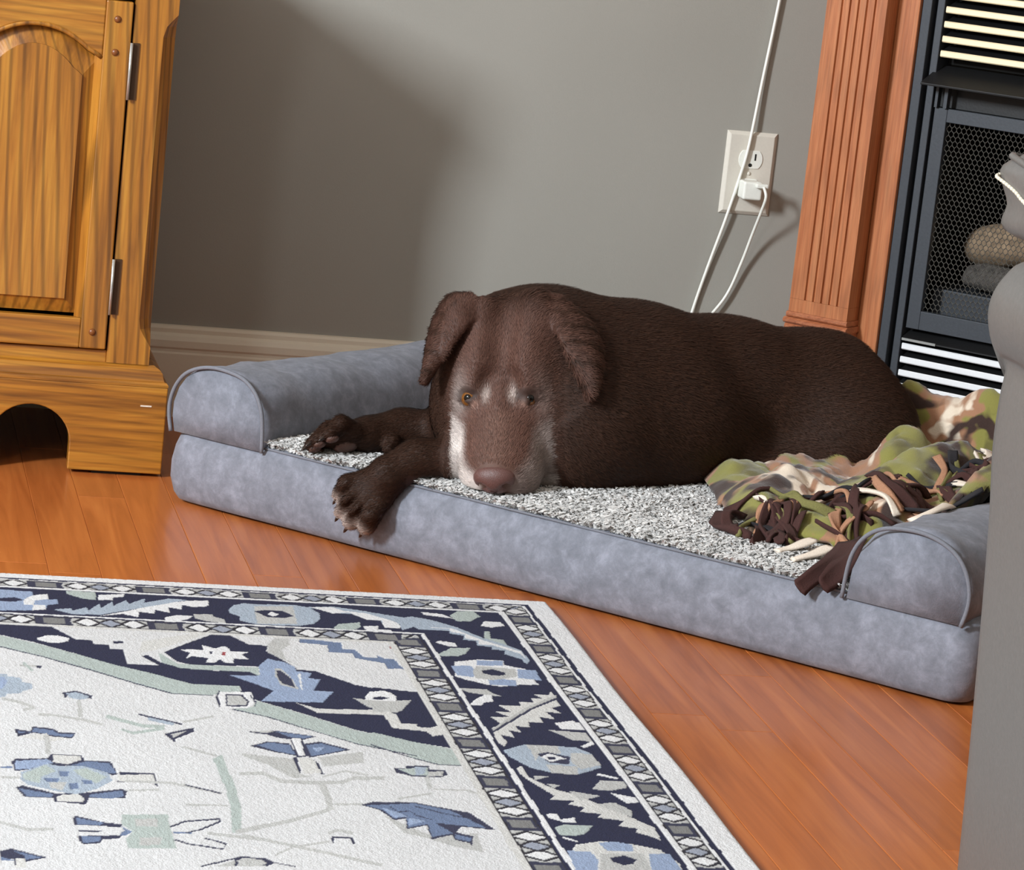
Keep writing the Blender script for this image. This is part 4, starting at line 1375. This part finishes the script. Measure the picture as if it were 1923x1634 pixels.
# ------------------------------------------------------------------ the dog: one continuous surface grown from a distance field
H_ = 0.0030
LO = np.array([-0.735, -0.875, 0.005])
HI = np.array([0.150, -0.385, 0.345])
DIM = np.ceil((HI - LO) / H_).astype(int) + 1
FLD = np.full(DIM, 0.08, dtype=np.float32)
AX = [(LO[i] + H_ * np.arange(DIM[i])).astype(np.float32) for i in range(3)]


def block(lo, hi, pad):
    i0 = np.clip(np.floor((np.minimum(lo, hi) - pad - LO) / H_).astype(int), 0, DIM)
    i1 = np.clip(np.ceil((np.maximum(lo, hi) + pad - LO) / H_).astype(int) + 1, 0, DIM)
    sl = tuple(slice(a, b) for a, b in zip(i0, i1))
    g = np.meshgrid(AX[0][sl[0]], AX[1][sl[1]], AX[2][sl[2]], indexing='ij')
    return sl, g


def smin(a, b, k):
    h = np.maximum(k - np.abs(a - b), 0) / k
    return np.minimum(a, b) - h * h * k * 0.25


def add(sl, d, k, sub=False):
    if sub:
        FLD[sl] = -smin(-FLD[sl], d, k)
    else:
        FLD[sl] = smin(FLD[sl], d, k)


def cap(a, b, ra, rb, k=0.02, sub=False):
    a, b = np.array(a, float), np.array(b, float)
    r = max(ra, rb)
    sl, (x, y, z) = block(np.minimum(a, b) - r, np.maximum(a, b) + r, k + 0.012)
    ab = b - a
    t = np.clip(((x - a[0]) * ab[0] + (y - a[1]) * ab[1] + (z - a[2]) * ab[2]) / max(1e-9, ab @ ab), 0, 1)
    d = np.sqrt((x - a[0] - ab[0] * t) ** 2 + (y - a[1] - ab[1] * t) ** 2 + (z - a[2] - ab[2] * t) ** 2) - (ra + (rb - ra) * t)
    add(sl, d, k, sub)


def ell(c, rad, axes=None, k=0.02, sub=False):
    c = np.array(c, float)
    rad = np.array(rad, float)
    axes = np.eye(3) if axes is None else np.array(axes, float)
    e = np.abs(axes.T) @ rad
    sl, (x, y, z) = block(c - e, c + e, k + 0.012)
    q = [(x - c[0]) * axes[i][0] + (y - c[1]) * axes[i][1] + (z - c[2]) * axes[i][2] for i in range(3)]
    k0 = np.sqrt(sum((q[i] / rad[i]) ** 2 for i in range(3)))
    k1 = np.sqrt(sum((q[i] / rad[i] ** 2) ** 2 for i in range(3))) + 1e-9
    add(sl, k0 * (k0 - 1) / k1, k, sub)


def tri(a, b, c, th, k=0.006):
    a, b, c = (np.array(p, float) for p in (a, b, c))
    mn, mx = np.minimum(np.minimum(a, b), c), np.maximum(np.maximum(a, b), c)
    sl, (x, y, z) = block(mn - th, mx + th, k + 0.012)
    P = np.stack([x, y, z], -1).astype(np.float64)
    ba, cb, ac = b - a, c - b, a - c
    nor = np.cross(ba, ac)
    pa, pb, pc = P - a, P - b, P - c
    s = np.sign(pa @ np.cross(ba, nor)) + np.sign(pb @ np.cross(cb, nor)) + np.sign(pc @ np.cross(ac, nor))

    def seg(e, p):
        t = np.clip((p @ e) / (e @ e), 0, 1)[..., None]
        return ((e * t - p) ** 2).sum(-1)
    d2 = np.where(s < 2.0, np.minimum(np.minimum(seg(ba, pa), seg(cb, pb)), seg(ac, pc)), (pa @ nor) ** 2 / (nor @ nor))
    add(sl, (np.sqrt(d2) - th).astype(np.float32), k)


# head frame: a back from the nose tip, b to the dog's right, d towards the top of the head
NOSE = np.array([-0.4965, -0.829, 0.1175])
PH = math.radians(47)
tdir = np.array([-0.41, -0.912])
tdir /= np.linalg.norm(tdir)
ha = -np.array([tdir[0] * math.cos(PH), tdir[1] * math.cos(PH), -math.sin(PH)])
hd = np.array([tdir[0] * math.sin(PH), tdir[1] * math.sin(PH), math.cos(PH)])
hb = np.cross(hd, ha)
if hb[0] > 0:
    hb = -hb
HR = np.array(Matrix.Rotation(math.radians(8), 3, -fwd))      # head tipped a little to one side
ha, hb, hd = HR @ ha, HR @ hb, HR @ hd
HAX = np.array([ha, hb, hd])


def hp(a, b, d):
    return NOSE + ha * a + hb * b + hd * d


# trunk
cap((-0.420, -0.660, 0.195), (-0.300, -0.622, 0.186), 0.106, 0.104, 0.03)
cap((-0.300, -0.622, 0.186), (-0.170, -0.578, 0.176), 0.104, 0.097, 0.03)
cap((-0.170, -0.578, 0.176), (-0.040, -0.545, 0.164), 0.097, 0.093, 0.03)
cap((-0.040, -0.545, 0.164), (0.016, -0.535, 0.138), 0.093, 0.066, 0.04)
ell((-0.385, -0.722, 0.168), (0.092, 0.078, 0.092), None, 0.05)          # near shoulder
ell((-0.475, -0.700, 0.170), (0.070, 0.075, 0.075), None, 0.05)          # breast
ell((-0.300, -0.680, 0.160), (0.12, 0.075, 0.085), None, 0.05)           # near ribs
ell((-0.030, -0.605, 0.148), (0.100, 0.075, 0.080), None, 0.05)          # near thigh
cap((-0.06, -0.655, 0.118), (-0.15, -0.68, 0.112), 0.034, 0.024, 0.03)   # hind shank
cap((0.045, -0.545, 0.125), (0.075, -0.56, 0.115), 0.03, 0.018, 0.03)
# neck
cap(hp(0.185, 0, -0.030), (-0.420, -0.640, 0.215), 0.060, 0.088, 0.05)
cap(hp(0.150, 0, -0.060), (-0.440, -0.690, 0.180), 0.050, 0.085, 0.05)
# forelegs
cap((-0.400, -0.735, 0.140), (-0.478, -0.752, 0.128), 0.044, 0.030, 0.03)
cap((-0.478, -0.752, 0.128), (-0.566, -0.742, 0.1155), 0.027, 0.0215, 0.02)
cap((-0.566, -0.742, 0.1155), (-0.598, -0.748, 0.099), 0.0220, 0.0225, 0.015)
cap((-0.440, -0.660, 0.150), (-0.490, -0.650, 0.132), 0.045, 0.030, 0.03)
cap((-0.490, -0.650, 0.132), (-0.566, -0.634, 0.1275), 0.027, 0.022, 0.02)
cap((-0.566, -0.634, 0.1275), (-0.606, -0.645, 0.122), 0.0225, 0.0220, 0.015)

# paws: four toes fanned across the pad, each a bent chain
CLAWS, PADS, TOES = [], [], []


def paw(wrist, tip, lat, up, scale=1.0):
    w0, tp = np.array(wrist, float), np.array(tip, float)
    f_ = tp - w0
    Lp = np.linalg.norm(f_)
    f_ /= Lp
    lat = np.array(lat, float)
    lat -= f_ * (lat @ f_)
    lat /= np.linalg.norm(lat)
    u_ = np.cross(lat, f_)
    if u_ @ np.array(up, float) < 0:
        u_ = -u_
    ell(w0 + f_ * Lp * 0.40, (Lp * 0.50, 0.0255 * scale, 0.0165 * scale), np.array([f_, lat, u_]), 0.010)
    for i, (o, ln) in enumerate(((-1.5, 0.86), (-0.5, 1.0), (0.5, 1.0), (1.5, 0.86))):
        b0 = w0 + f_ * Lp * 0.40 + lat * o * 0.0115 * scale
        k1 = w0 + f_ * Lp * 0.74 * ln + lat * o * 0.0158 * scale + u_ * 0.0085 * scale
        k2 = w0 + f_ * Lp * ln + lat * o * 0.0172 * scale - u_ * 0.0035 * scale
        cap(b0, k1, 0.0105 * scale, 0.0108 * scale, 0.005)
        cap(k1, k2, 0.0108 * scale, 0.0092 * scale, 0.004)
        TOES.append((k2, f_))
        CLAWS.append((k2 + f_ * 0.006 - u_ * 0.001, k2 + f_ * 0.0165 - u_ * 0.0065))
        PADS.append((k2 - u_ * 0.0062 * scale - f_ * 0.001, f_, lat, u_, 0.0080 * scale))
    for o in (-1, 0, 1):        # grooves between the toes
        cap(w0 + f_ * Lp * 0.52 + lat * o * 0.0125 * scale + u_ * 0.0185 * scale, w0 + f_ * Lp * 1.02 + lat * o * 0.0170 * scale + u_ * 0.0095 * scale, 0.0022, 0.0046, 0.004, True)
    PADS.append((w0 + f_ * Lp * 0.52 - u_ * 0.0125 * scale, f_, lat, u_, 0.0155 * scale))


paw((-0.594, -0.7475, 0.1015), (-0.641, -0.7365, 0.0445), (0.70, -0.62, -0.30), (-0.5, -0.4, 0.6), 1.0)
paw((-0.600, -0.642, 0.1240), (-0.673, -0.660, 0.1150), (-0.335, 0.68, -0.469), (0.0, 0.55, 0.8), 0.95)
cap((-0.582, -0.664, 0.117), (-0.588, -0.672, 0.112), 0.009, 0.006, 0.008)        # dew claw

EB = {1: 0.0350, -1: -0.0305}      # eye offsets either side of the bridge
# skull and face
ell(hp(0.170, 0, -0.012), (0.068, 0.060, 0.050), HAX, 0.03)
ell(hp(0.145, 0.030, -0.030), (0.055, 0.034, 0.042), HAX, 0.03)
ell(hp(0.145, -0.030, -0.030), (0.055, 0.034, 0.042), HAX, 0.03)
for sg in (1, -1):
    ell(hp(0.128, 0.027 * sg, 0.020), (0.030, 0.021, 0.018), HAX, 0.018)            # brow
    cap(hp(0.135, 0.020 * sg, 0.027), hp(0.200, 0.026 * sg, 0.026), 0.016, 0.018, 0.02)  # forehead ridge
    ell(hp(0.105, 0.046 * sg, -0.018), (0.030, 0.012, 0.020), HAX, 0.02)            # cheek bone
    ell(hp(0.038, 0.0215 * sg, -0.030), (0.042, 0.0265, 0.034), HAX, 0.012)         # flews
    cap(hp(0.030, 0.015 * sg, -0.016), hp(0.085, 0.020 * sg, -0.014), 0.020, 0.024, 0.015)
cap(hp(0.018, 0, -0.012), hp(0.105, 0, 0.000), 0.022, 0.024, 0.02)
cap(hp(0.040, 0, -0.058), hp(0.120, 0, -0.055), 0.022, 0.034, 0.02)
cap(hp(0.118, 0, 0.046), hp(0.205, 0, 0.056), 0.010, 0.010, 0.026, True)            # furrow
cap(hp(0.082, 0.018, 0.030), hp(0.112, 0.012, 0.034), 0.008, 0.007, 0.012, True)
cap(hp(0.082, -0.018, 0.030), hp(0.112, -0.012, 0.034), 0.008, 0.007, 0.012, True)
for sg in (1, -1):
    ec = hp(0.0985, EB[sg], 0.0125)
    ell(ec + hd * 0.004, (0.0085, 0.0125, 0.0095), HAX, 0.005, True)
    # lids
    e1_, e2_, e3_ = ec + hb * 0.0135 * sg + ha * 0.002, ec + hd * (0.0100 if sg > 0 else 0.0105) + ha * (0.0062 if sg > 0 else 0.0040), ec - hb * 0.0135 * sg - ha * 0.004 + hd * 0.004
    cap(e1_, e2_, 0.0036, 0.0048, 0.004)
    cap(e2_, e3_, 0.0048, 0.0036, 0.004)
    f2_ = ec + hd * 0.0066 - ha * 0.0078
    cap(e1_, f2_, 0.0030, 0.0032, 0.004)
    cap(f2_, e3_, 0.0032, 0.0030, 0.004)
# lip line
for sg in (1, -1):
    cap(hp(0.004, 0.004 * sg, -0.030), hp(0.022, 0.034 * sg, -0.066), 0.0022, 0.0022, 0.003, True)
# ears
E1, E2, E3, TL = (-0.5052, -0.715, 0.2881), (-0.5277, -0.735, 0.2717), (-0.5454, -0.740, 0.2451), (-0.5658, -0.740, 0.2051)
O1, O2, O3, O4 = (-0.5169, -0.690, 0.2983), (-0.5373, -0.685, 0.2941), (-0.5511, -0.690, 0.2693), (-0.5602, -0.710, 0.2384)
A1, A2, A3, TR = (-0.4407, -0.715, 0.3051), (-0.4285, -0.755, 0.2849), (-0.4162, -0.785, 0.2584), (-0.3925, -0.800, 0.2142)
B1, B2, B3, B4 = (-0.4129, -0.700, 0.2984), (-0.3866, -0.715, 0.2856), (-0.3768, -0.755, 0.2659), (-0.3793, -0.785, 0.2378)
cap(hp(0.190, 0.040, 0.020), E1, 0.016, 0.010, 0.02)
cap(hp(0.190, -0.040, 0.020), A1, 0.016, 0.010, 0.02)


EARPTS = []


def leaf(inner, outer, cup, th, nu=12, nv=6):
    """curved ear flap between two edges that meet at the tip"""
    A = [np.array(p) for p in smooth_path(inner, 8)]
    B = [np.array(p) for p in smooth_path(outer, 8)]
    pick = lambda P, u: P[0] if u <= 0 else (P[-1] if u >= 1 else P[int(u * (len(P) - 1))] * (1 - (u * (len(P) - 1)) % 1) + P[int(u * (len(P) - 1)) + 1] * ((u * (len(P) - 1)) % 1))
    G = [[None] * (nv + 1) for _ in range(nu + 1)]
    for i in range(nu + 1):
        u = i / nu
        a, b = pick(A, u), pick(B, u)
        for j in range(nv + 1):
            v = j / nv
            G[i][j] = a * (1 - v) + b * v + np.array(cup) * math.sin(math.pi * v) * (1 - 0.6 * u)
    EARPTS.extend([g_ for r_ in G[::2] for g_ in r_[::2]])
    for i in range(nu):
        for j in range(nv):
            t_ = th * (1 - 0.25 * i / nu)
            q = G[i][j], G[i + 1][j], G[i + 1][j + 1], G[i][j + 1]
            if np.linalg.norm(q[0] - q[3]) > 1e-5:
                tri(q[0], q[1], q[3], t_, 0.003)
            if np.linalg.norm(q[1] - q[2]) > 1e-5:
                tri(q[1], q[2], q[3], t_, 0.003)


leaf([E1, E2, E3, TL], [O1, O2, O3, O4, TL], (-0.006, -0.010, 0.006), 0.0044)
leaf([A1, A2, A3, TR], [B1, B2, B3, B4, TR], (0.004, -0.012, 0.006), 0.0044)
# settle on the bed: the body flattens where it lies on the fleece
g = np.meshgrid(AX[0], AX[1], [0.0], indexing='ij')
sp_ = ((g[0] - BP.x) - (g[1] - BP.y)) * S2
tp_ = ((g[0] - BP.x) + (g[1] - BP.y)) * S2
onbed = np.where((tp_ > 0.006), 0.1005, -0.2).astype(np.float32)
onbed = np.where((tp_ > -0.02) & (tp_ <= 0.006), 0.092 + (tp_ - 0.006) * 3.5, onbed)
fl = onbed - AX[2][None, None, :]
FLD = np.maximum(FLD, fl.astype(np.float32))


def surface_nets(F):
    nx, ny, nz = F.shape
    S = F < 0
    corners = [S[i:nx - 1 + i, j:ny - 1 + j, k:nz - 1 + k] for i in (0, 1) for j in (0, 1) for k in (0, 1)]
    cnt = sum(c.astype(np.int8) for c in corners)
    act = (cnt > 0) & (cnt < 8)
    idx = -np.ones(act.shape, dtype=np.int64)
    cells = np.argwhere(act)
    idx[act] = np.arange(len(cells))
    pos = np.zeros((len(cells), 3))
    num = np.zeros(len(cells))
    offs = [(i, j, k) for i in (0, 1) for j in (0, 1) for k in (0, 1)]
    for a in range(8):
        for b in range(a + 1, 8):
            oa, ob = np.array(offs[a]), np.array(offs[b])
            if np.abs(oa - ob).sum() != 1:
                continue
            fa = F[tuple((cells + oa).T)]
            fb = F[tuple((cells + ob).T)]
            m = (fa < 0) != (fb < 0)
            t = np.where(m, fa / np.where(m, fa - fb, 1), 0)[:, None]
            pos += np.where(m[:, None], oa + (ob - oa) * t, 0)
            num += m
    pos = (cells + pos / num[:, None]) * H_ + LO
    faces = []
    for ax in range(3):
        sl0 = [slice(None)] * 3
        sl1 = [slice(None)] * 3
        sl0[ax], sl1[ax] = slice(0, -1), slice(1, None)
        cr = S[tuple(sl0)] != S[tuple(sl1)]
        e = np.argwhere(cr)
        o1, o2 = [i for i in range(3) if i != ax]
        ok = (e[:, o1] > 0) & (e[:, o2] > 0) & (e[:, o1] < F.shape[o1] - 1) & (e[:, o2] < F.shape[o2] - 1)
        e = e[ok]
        q = []
        for (d1, d2) in ((-1, -1), (0, -1), (0, 0), (-1, 0)):
            c = e.copy()
            c[:, o1] += d1
            c[:, o2] += d2
            q.append(idx[tuple(c.T)])
        q = np.stack(q, 1)
        inside = S[tuple(e.T)]
        flip = inside if ax != 1 else ~inside
        q[~flip] = q[~flip][:, ::-1]
        faces.append(q)
    return pos, np.concatenate(faces)


dv_, df_ = surface_nets(FLD)
keep = np.ones(len(dv_), bool)
me = bpy.data.meshes.new('dog_body')
me.vertices.add(len(dv_))
me.vertices.foreach_set('co', dv_.ravel().astype(np.float32))
me.loops.add(df_.size)
me.loops.foreach_set('vertex_index', df_.ravel().astype(np.int32))
me.polygons.add(len(df_))
me.polygons.foreach_set('loop_start', np.arange(0, df_.size, 4, dtype=np.int32))
me.update(calc_edges=True)
me.validate()
bm = bmesh.new()
bm.from_mesh(me)
bmesh.ops.smooth_vert(bm, verts=bm.verts, factor=0.5, use_axis_x=True, use_axis_y=True, use_axis_z=True)
bmesh.ops.smooth_vert(bm, verts=bm.verts, factor=0.4, use_axis_x=True, use_axis_y=True, use_axis_z=True)
bmesh.ops.recalc_face_normals(bm, faces=bm.faces)
bm.to_mesh(me)
bm.free()
co = np.empty(len(me.vertices) * 3, dtype=np.float32)
me.vertices.foreach_get('co', co)
co = co.reshape(-1, 3).astype(np.float64)
# coat colours: chocolate body, paler face, grizzled muzzle, brow spots, toe tips, plus painted face shade and sheen
hc = (co - NOSE) @ HAX.T
ca_, cb_, cd_ = hc[:, 0], hc[:, 1], hc[:, 2]


def sst(x, a, b):
    t = np.clip((x - a) / (b - a), 0, 1)
    return t * t * (3 - 2 * t)


def lin(r, g, b):
    return np.array(srgb(r, g, b)[:3])


cw = rng.random(len(co))
wave = 0.5 + 0.5 * np.sin(co[:, 0] * 70 + 3 * np.sin(co[:, 2] * 45)) * np.sin(co[:, 1] * 61 + co[:, 2] * 40)
colr = np.empty((len(co), 3))
colr[:] = lin(47, 26, 14)
head = sst(0.245 - ca_, 0.0, 0.09) * sst(0.078 - np.abs(cb_), 0, 0.045) * sst(cd_ + 0.09, 0, 0.03) * (ca_ > -0.03)
colr = colr * (1 - head[:, None]) + lin(88, 60, 50) * head[:, None]
ep_ = np.array(EARPTS)
near_h = np.where((ca_ > 0.05) & (ca_ < 0.30) & (np.abs(cb_) < 0.16))[0]
dm = np.full(len(co), 1.0)
dm[near_h] = np.min(np.linalg.norm(co[near_h][:, None, :] - ep_[None], axis=2), axis=1)
ear = sst(0.013 - dm, 0, 0.005)
colr = colr * (1 - 0.6 * ear[:, None]) + lin(84, 56, 46) * 0.6 * ear[:, None]
# pale muzzle: wrapped round the lips, running up the cheek
lo_ = 0.0115 + 0.17 * np.clip(ca_, 0, 0.12)
mz = sst((np.abs(cb_) - lo_) / 0.011, 0, 1) * sst(0.112 - ca_, 0, 0.03) * sst(0.006 - cd_, 0, 0.014) * (ca_ > -0.02)
mz = np.clip(mz * (0.62 + 0.5 * wave) * np.where(cb_ > 0, 1.0, 0.28), 0, 1)  # dog's left side muted: the shade there is painted into the coat
cheek_sheen = np.exp(-(((ca_ - 0.098) / 0.022) ** 2 + ((np.abs(cb_) - 0.047) / 0.010) ** 2)) * (cd_ > -0.045)  # pale patch beside the eye: sheen painted into the coat colour
chin = sst(-0.045 - cd_, 0, 0.015) * sst(0.06 - ca_, 0, 0.02) * (ca_ > -0.02)
near = sst(0.060 - np.abs(cb_), 0, 0.006) * sst(cd_ + 0.075, 0, 0.01)
pale = np.clip(np.maximum(np.maximum(mz, cheek_sheen * np.where(cb_ > 0, 0.34, 0.10)), 0.6 * chin), 0, 1) * near  # painted cheek sheen kept mostly to the lit side
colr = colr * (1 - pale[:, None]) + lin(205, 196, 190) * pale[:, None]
brid = np.exp(-((cb_ / 0.015) ** 2)) * sst(0.085 - ca_, 0, 0.02) * (cd_ > -0.02) * (ca_ > 0.0)
colr = colr * (1 - 0.35 * brid[:, None]) + lin(124, 92, 78) * 0.35 * brid[:, None]
for sg in (1, -1):
    sp = np.exp(-(((ca_ - 0.0965) / 0.0085) ** 2 + ((cb_ - 0.0150 * sg) / 0.0048) ** 2)) * (cd_ > 0.0)
    colr = colr * (1 - 0.75 * sp[:, None]) + lin(190, 176, 168) * 0.75 * sp[:, None]
    ec = hp(0.0985, EB[sg], 0.0165)
    de = np.linalg.norm(co - ec, axis=1)
    rim = sst(0.0160 - de, 0, 0.004)
    colr = colr * (1 - 0.75 * rim[:, None]) + lin(44, 28, 22) * 0.75 * rim[:, None]
    tr_ = np.exp(-(np.linalg.norm(co - hp(0.0875, 0.0275 * sg, 0.017), axis=1) / 0.0045) ** 2)
    colr = colr * (1 - 0.7 * tr_[:, None]) + lin(176, 140, 126) * 0.7 * tr_[:, None]
for (k2, f_) in TOES[:4]:
    w_ = np.exp(-(np.linalg.norm(co - (k2 + f_ * 0.006), axis=1) / 0.0105) ** 2)
    colr = colr * (1 - 0.9 * w_[:, None]) + lin(206, 188, 178) * 0.9 * w_[:, None]
colr *= (0.86 + 0.28 * cw * 0.5 + 0.14 * wave)[:, None]
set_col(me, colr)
dog = thing('dog', (-0.30, -0.62, 0.1), 'chocolate brown dog with greying muzzle lying on the grey bed', 'dog')
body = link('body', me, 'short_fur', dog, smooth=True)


def ball(c, axes, rad, n=20, m=12):
    rings = []
    for i in range(1, m):
        t = math.pi * i / m
        rings.append([tuple(np.array(c) + axes[0] * rad[0] * math.cos(t) + (axes[1] * rad[1] * math.cos(p) + axes[2] * rad[2] * math.sin(p)) * math.sin(t))
                      for p in [2 * math.pi * k / n for k in range(n)]])
    return MB().rings(rings)


view = -np.array(fwd)
for sg in (1, -1):
    ec = hp(0.0985, EB[sg], 0.0125)
    gz = view + hb * 0.34 * sg
    gz /= np.linalg.norm(gz)
    u_ = np.cross(gz, hb)
    u_ /= np.linalg.norm(u_)
    w_ = np.cross(gz, u_)
    eye = ball(ec, (gz, u_, w_), (0.0110, 0.0110, 0.0110)).build('eye', 'eye_amber', dog, smooth=True)
    pc = ec + gz * 0.0090
    ball(pc, (gz, u_, w_), (0.0026, 0.0048, 0.0048)).build('pupil', 'eye_pupil', eye, smooth=True)
    tag(eye, 'amber eye')
# nose leather with nostril hollows
rings = []
n_, m_ = 28, 14
for i in range(1, m_):
    t = math.pi * i / m_
    ring = []
    for k in range(n_):
        p = 2 * math.pi * k / n_
        la, lb, ld = math.cos(t), math.sin(t) * math.cos(p), math.sin(t) * math.sin(p)
        bb = lb * 0.0240 * (1.0 + 0.16 * ld)
        dd = ld * 0.0195
        aa = -la * 0.0165 if la > 0 else -la * 0.012
        q = math.hypot((abs(bb) - 0.0125) / 0.0052, (dd - 0.001) / 0.0050)
        if la > 0:
            aa += 0.0085 * math.exp(-q * q) + 0.0025 * math.exp(-(bb / 0.0018) ** 2) * (dd < 0.002)
        ring.append(tuple(hp(0.0060 + aa, bb, -0.0085 + dd)))
    rings.append(ring)
tag(MB().rings(rings).build('nose', 'nose_leather', dog, smooth=True), 'pinkish brown nose')
for a, b in CLAWS:
    a, b = Vector(a), Vector(b)
    MB().tube([tuple(a - (b - a) * 0.3), tuple(a + (b - a) * 0.35), tuple(a + (b - a) * 0.75), tuple(b)], 0.0028, 8, [1.0, 0.9, 0.6, 0.15]).build('claw', 'claw_horn', dog, smooth=True)
for (c, f_, l_, u_, r) in PADS:
    ball(c, (f_, l_, u_), (r * 1.05, r, r * 0.55), 14, 8).build('paw_pad', 'pad_skin', dog, smooth=True)

# short coat: fine strands lying along the growth of the fur
bm = bmesh.new()
bm.from_mesh(me)
bmesh.ops.triangulate(bm, faces=bm.faces)
tri_ = np.array([[v.index for v in f.verts] for f in bm.faces])
bm.free()
p0, p1, p2 = co[tri_[:, 0]], co[tri_[:, 1]], co[tri_[:, 2]]
nr = np.cross(p1 - p0, p2 - p0)
ar = np.linalg.norm(nr, axis=1)
nr /= np.maximum(ar, 1e-12)[:, None]
cen = (p0 + p1 + p2) / 3
vis = (cen[:, 2] > 0.103) | (cen[:, 0] < -0.58)
wgt = ar * vis * np.where(((cen - NOSE) @ ha < 0.25) & (cen[:, 0] < -0.39), 1.7, 1.0)
NS = 190000
pick_ = rng.choice(len(tri_), NS, p=wgt / wgt.sum())
r1, r2 = rng.random(NS), rng.random(NS)
fl_ = r1 + r2 > 1
r1[fl_], r2[fl_] = 1 - r1[fl_], 1 - r2[fl_]
pt = p0[pick_] + (p1 - p0)[pick_] * r1[:, None] + (p2 - p0)[pick_] * r2[:, None]
nn = nr[pick_]
hq = (pt - NOSE) @ HAX.T
isH = (hq[:, 0] < 0.215) & (np.abs(hq[:, 1]) < 0.068) & (hq[:, 2] > -0.075) & (hq[:, 0] > -0.03)
isL = (pt[:, 0] < -0.50) & ~isH
# nothing grows on the nose leather or the eyes
onn = np.linalg.norm((pt - hp(0.003, 0, -0.0085)) @ HAX.T / np.array([0.019, 0.0265, 0.022]), axis=1) < 1
for sg in (1, -1):
    onn |= np.linalg.norm(pt - hp(0.0985, EB[sg], 0.018), axis=1) < 0.0125
flow = np.tile(np.array([0.86, 0.22, -0.46]), (NS, 1))
flow[isL] = np.array([-0.95, -0.05, -0.25])
out_ = hb[None, :] * np.sign(hq[:, 1])[:, None] * np.clip(np.abs(hq[:, 1]) / 0.05, 0, 1)[:, None]
wH = (sst(0.225 - hq[:, 0], 0, 0.05) * sst(0.075 - np.abs(hq[:, 1]), 0, 0.03) * isH)[:, None]
flow = flow * (1 - wH) + (ha[None, :] + 0.75 * out_ - 0.15 * hd[None, :]) * wH
flow += rng.normal(0, 0.16, (NS, 3))
flow -= nn * (flow * nn).sum(1)[:, None]
flow /= np.maximum(np.linalg.norm(flow, axis=1), 1e-6)[:, None]
sd = np.cross(flow, nn)
ln = np.where(isH, 0.0042, np.where(isL, 0.0050, 0.0075)) * (0.7 + 0.6 * rng.random(NS))
wd = np.where(isH, 0.00026, 0.00034) * (0.8 + 0.5 * rng.random(NS))
lift = 0.16 + 0.16 * rng.random(NS)
g0 = pt - nn * 0.0002
mid = pt + flow * (ln * 0.55)[:, None] + nn * (ln * lift * 0.75)[:, None]
tipp = pt + flow * ln[:, None] + nn * (ln * lift)[:, None]
sv = np.stack([g0 - sd * wd[:, None], g0 + sd * wd[:, None], mid + sd * (wd * 0.8)[:, None], mid - sd * (wd * 0.8)[:, None], tipp], 1)[~onn]
ns = len(sv)
b0 = (np.arange(ns) * 5)[:, None]
q4 = b0 + np.array([[0, 1, 2, 3]])
t3 = b0 + np.array([[3, 2, 4]])
cm = bpy.data.meshes.new('short_coat')
cm.from_pydata(sv.reshape(-1, 3).tolist(), [], q4.tolist() + t3.tolist())
cc = colr[tri_[pick_, 0]] * (0.75 + 0.75 * rng.random(NS))[:, None]
set_col(cm, np.repeat(cc[~onn], 5, axis=0))
coat = link('short_coat', cm, 'fur_strand', dog, smooth=True)
tag(coat, 'short glossy brown fur', kind='stuff')
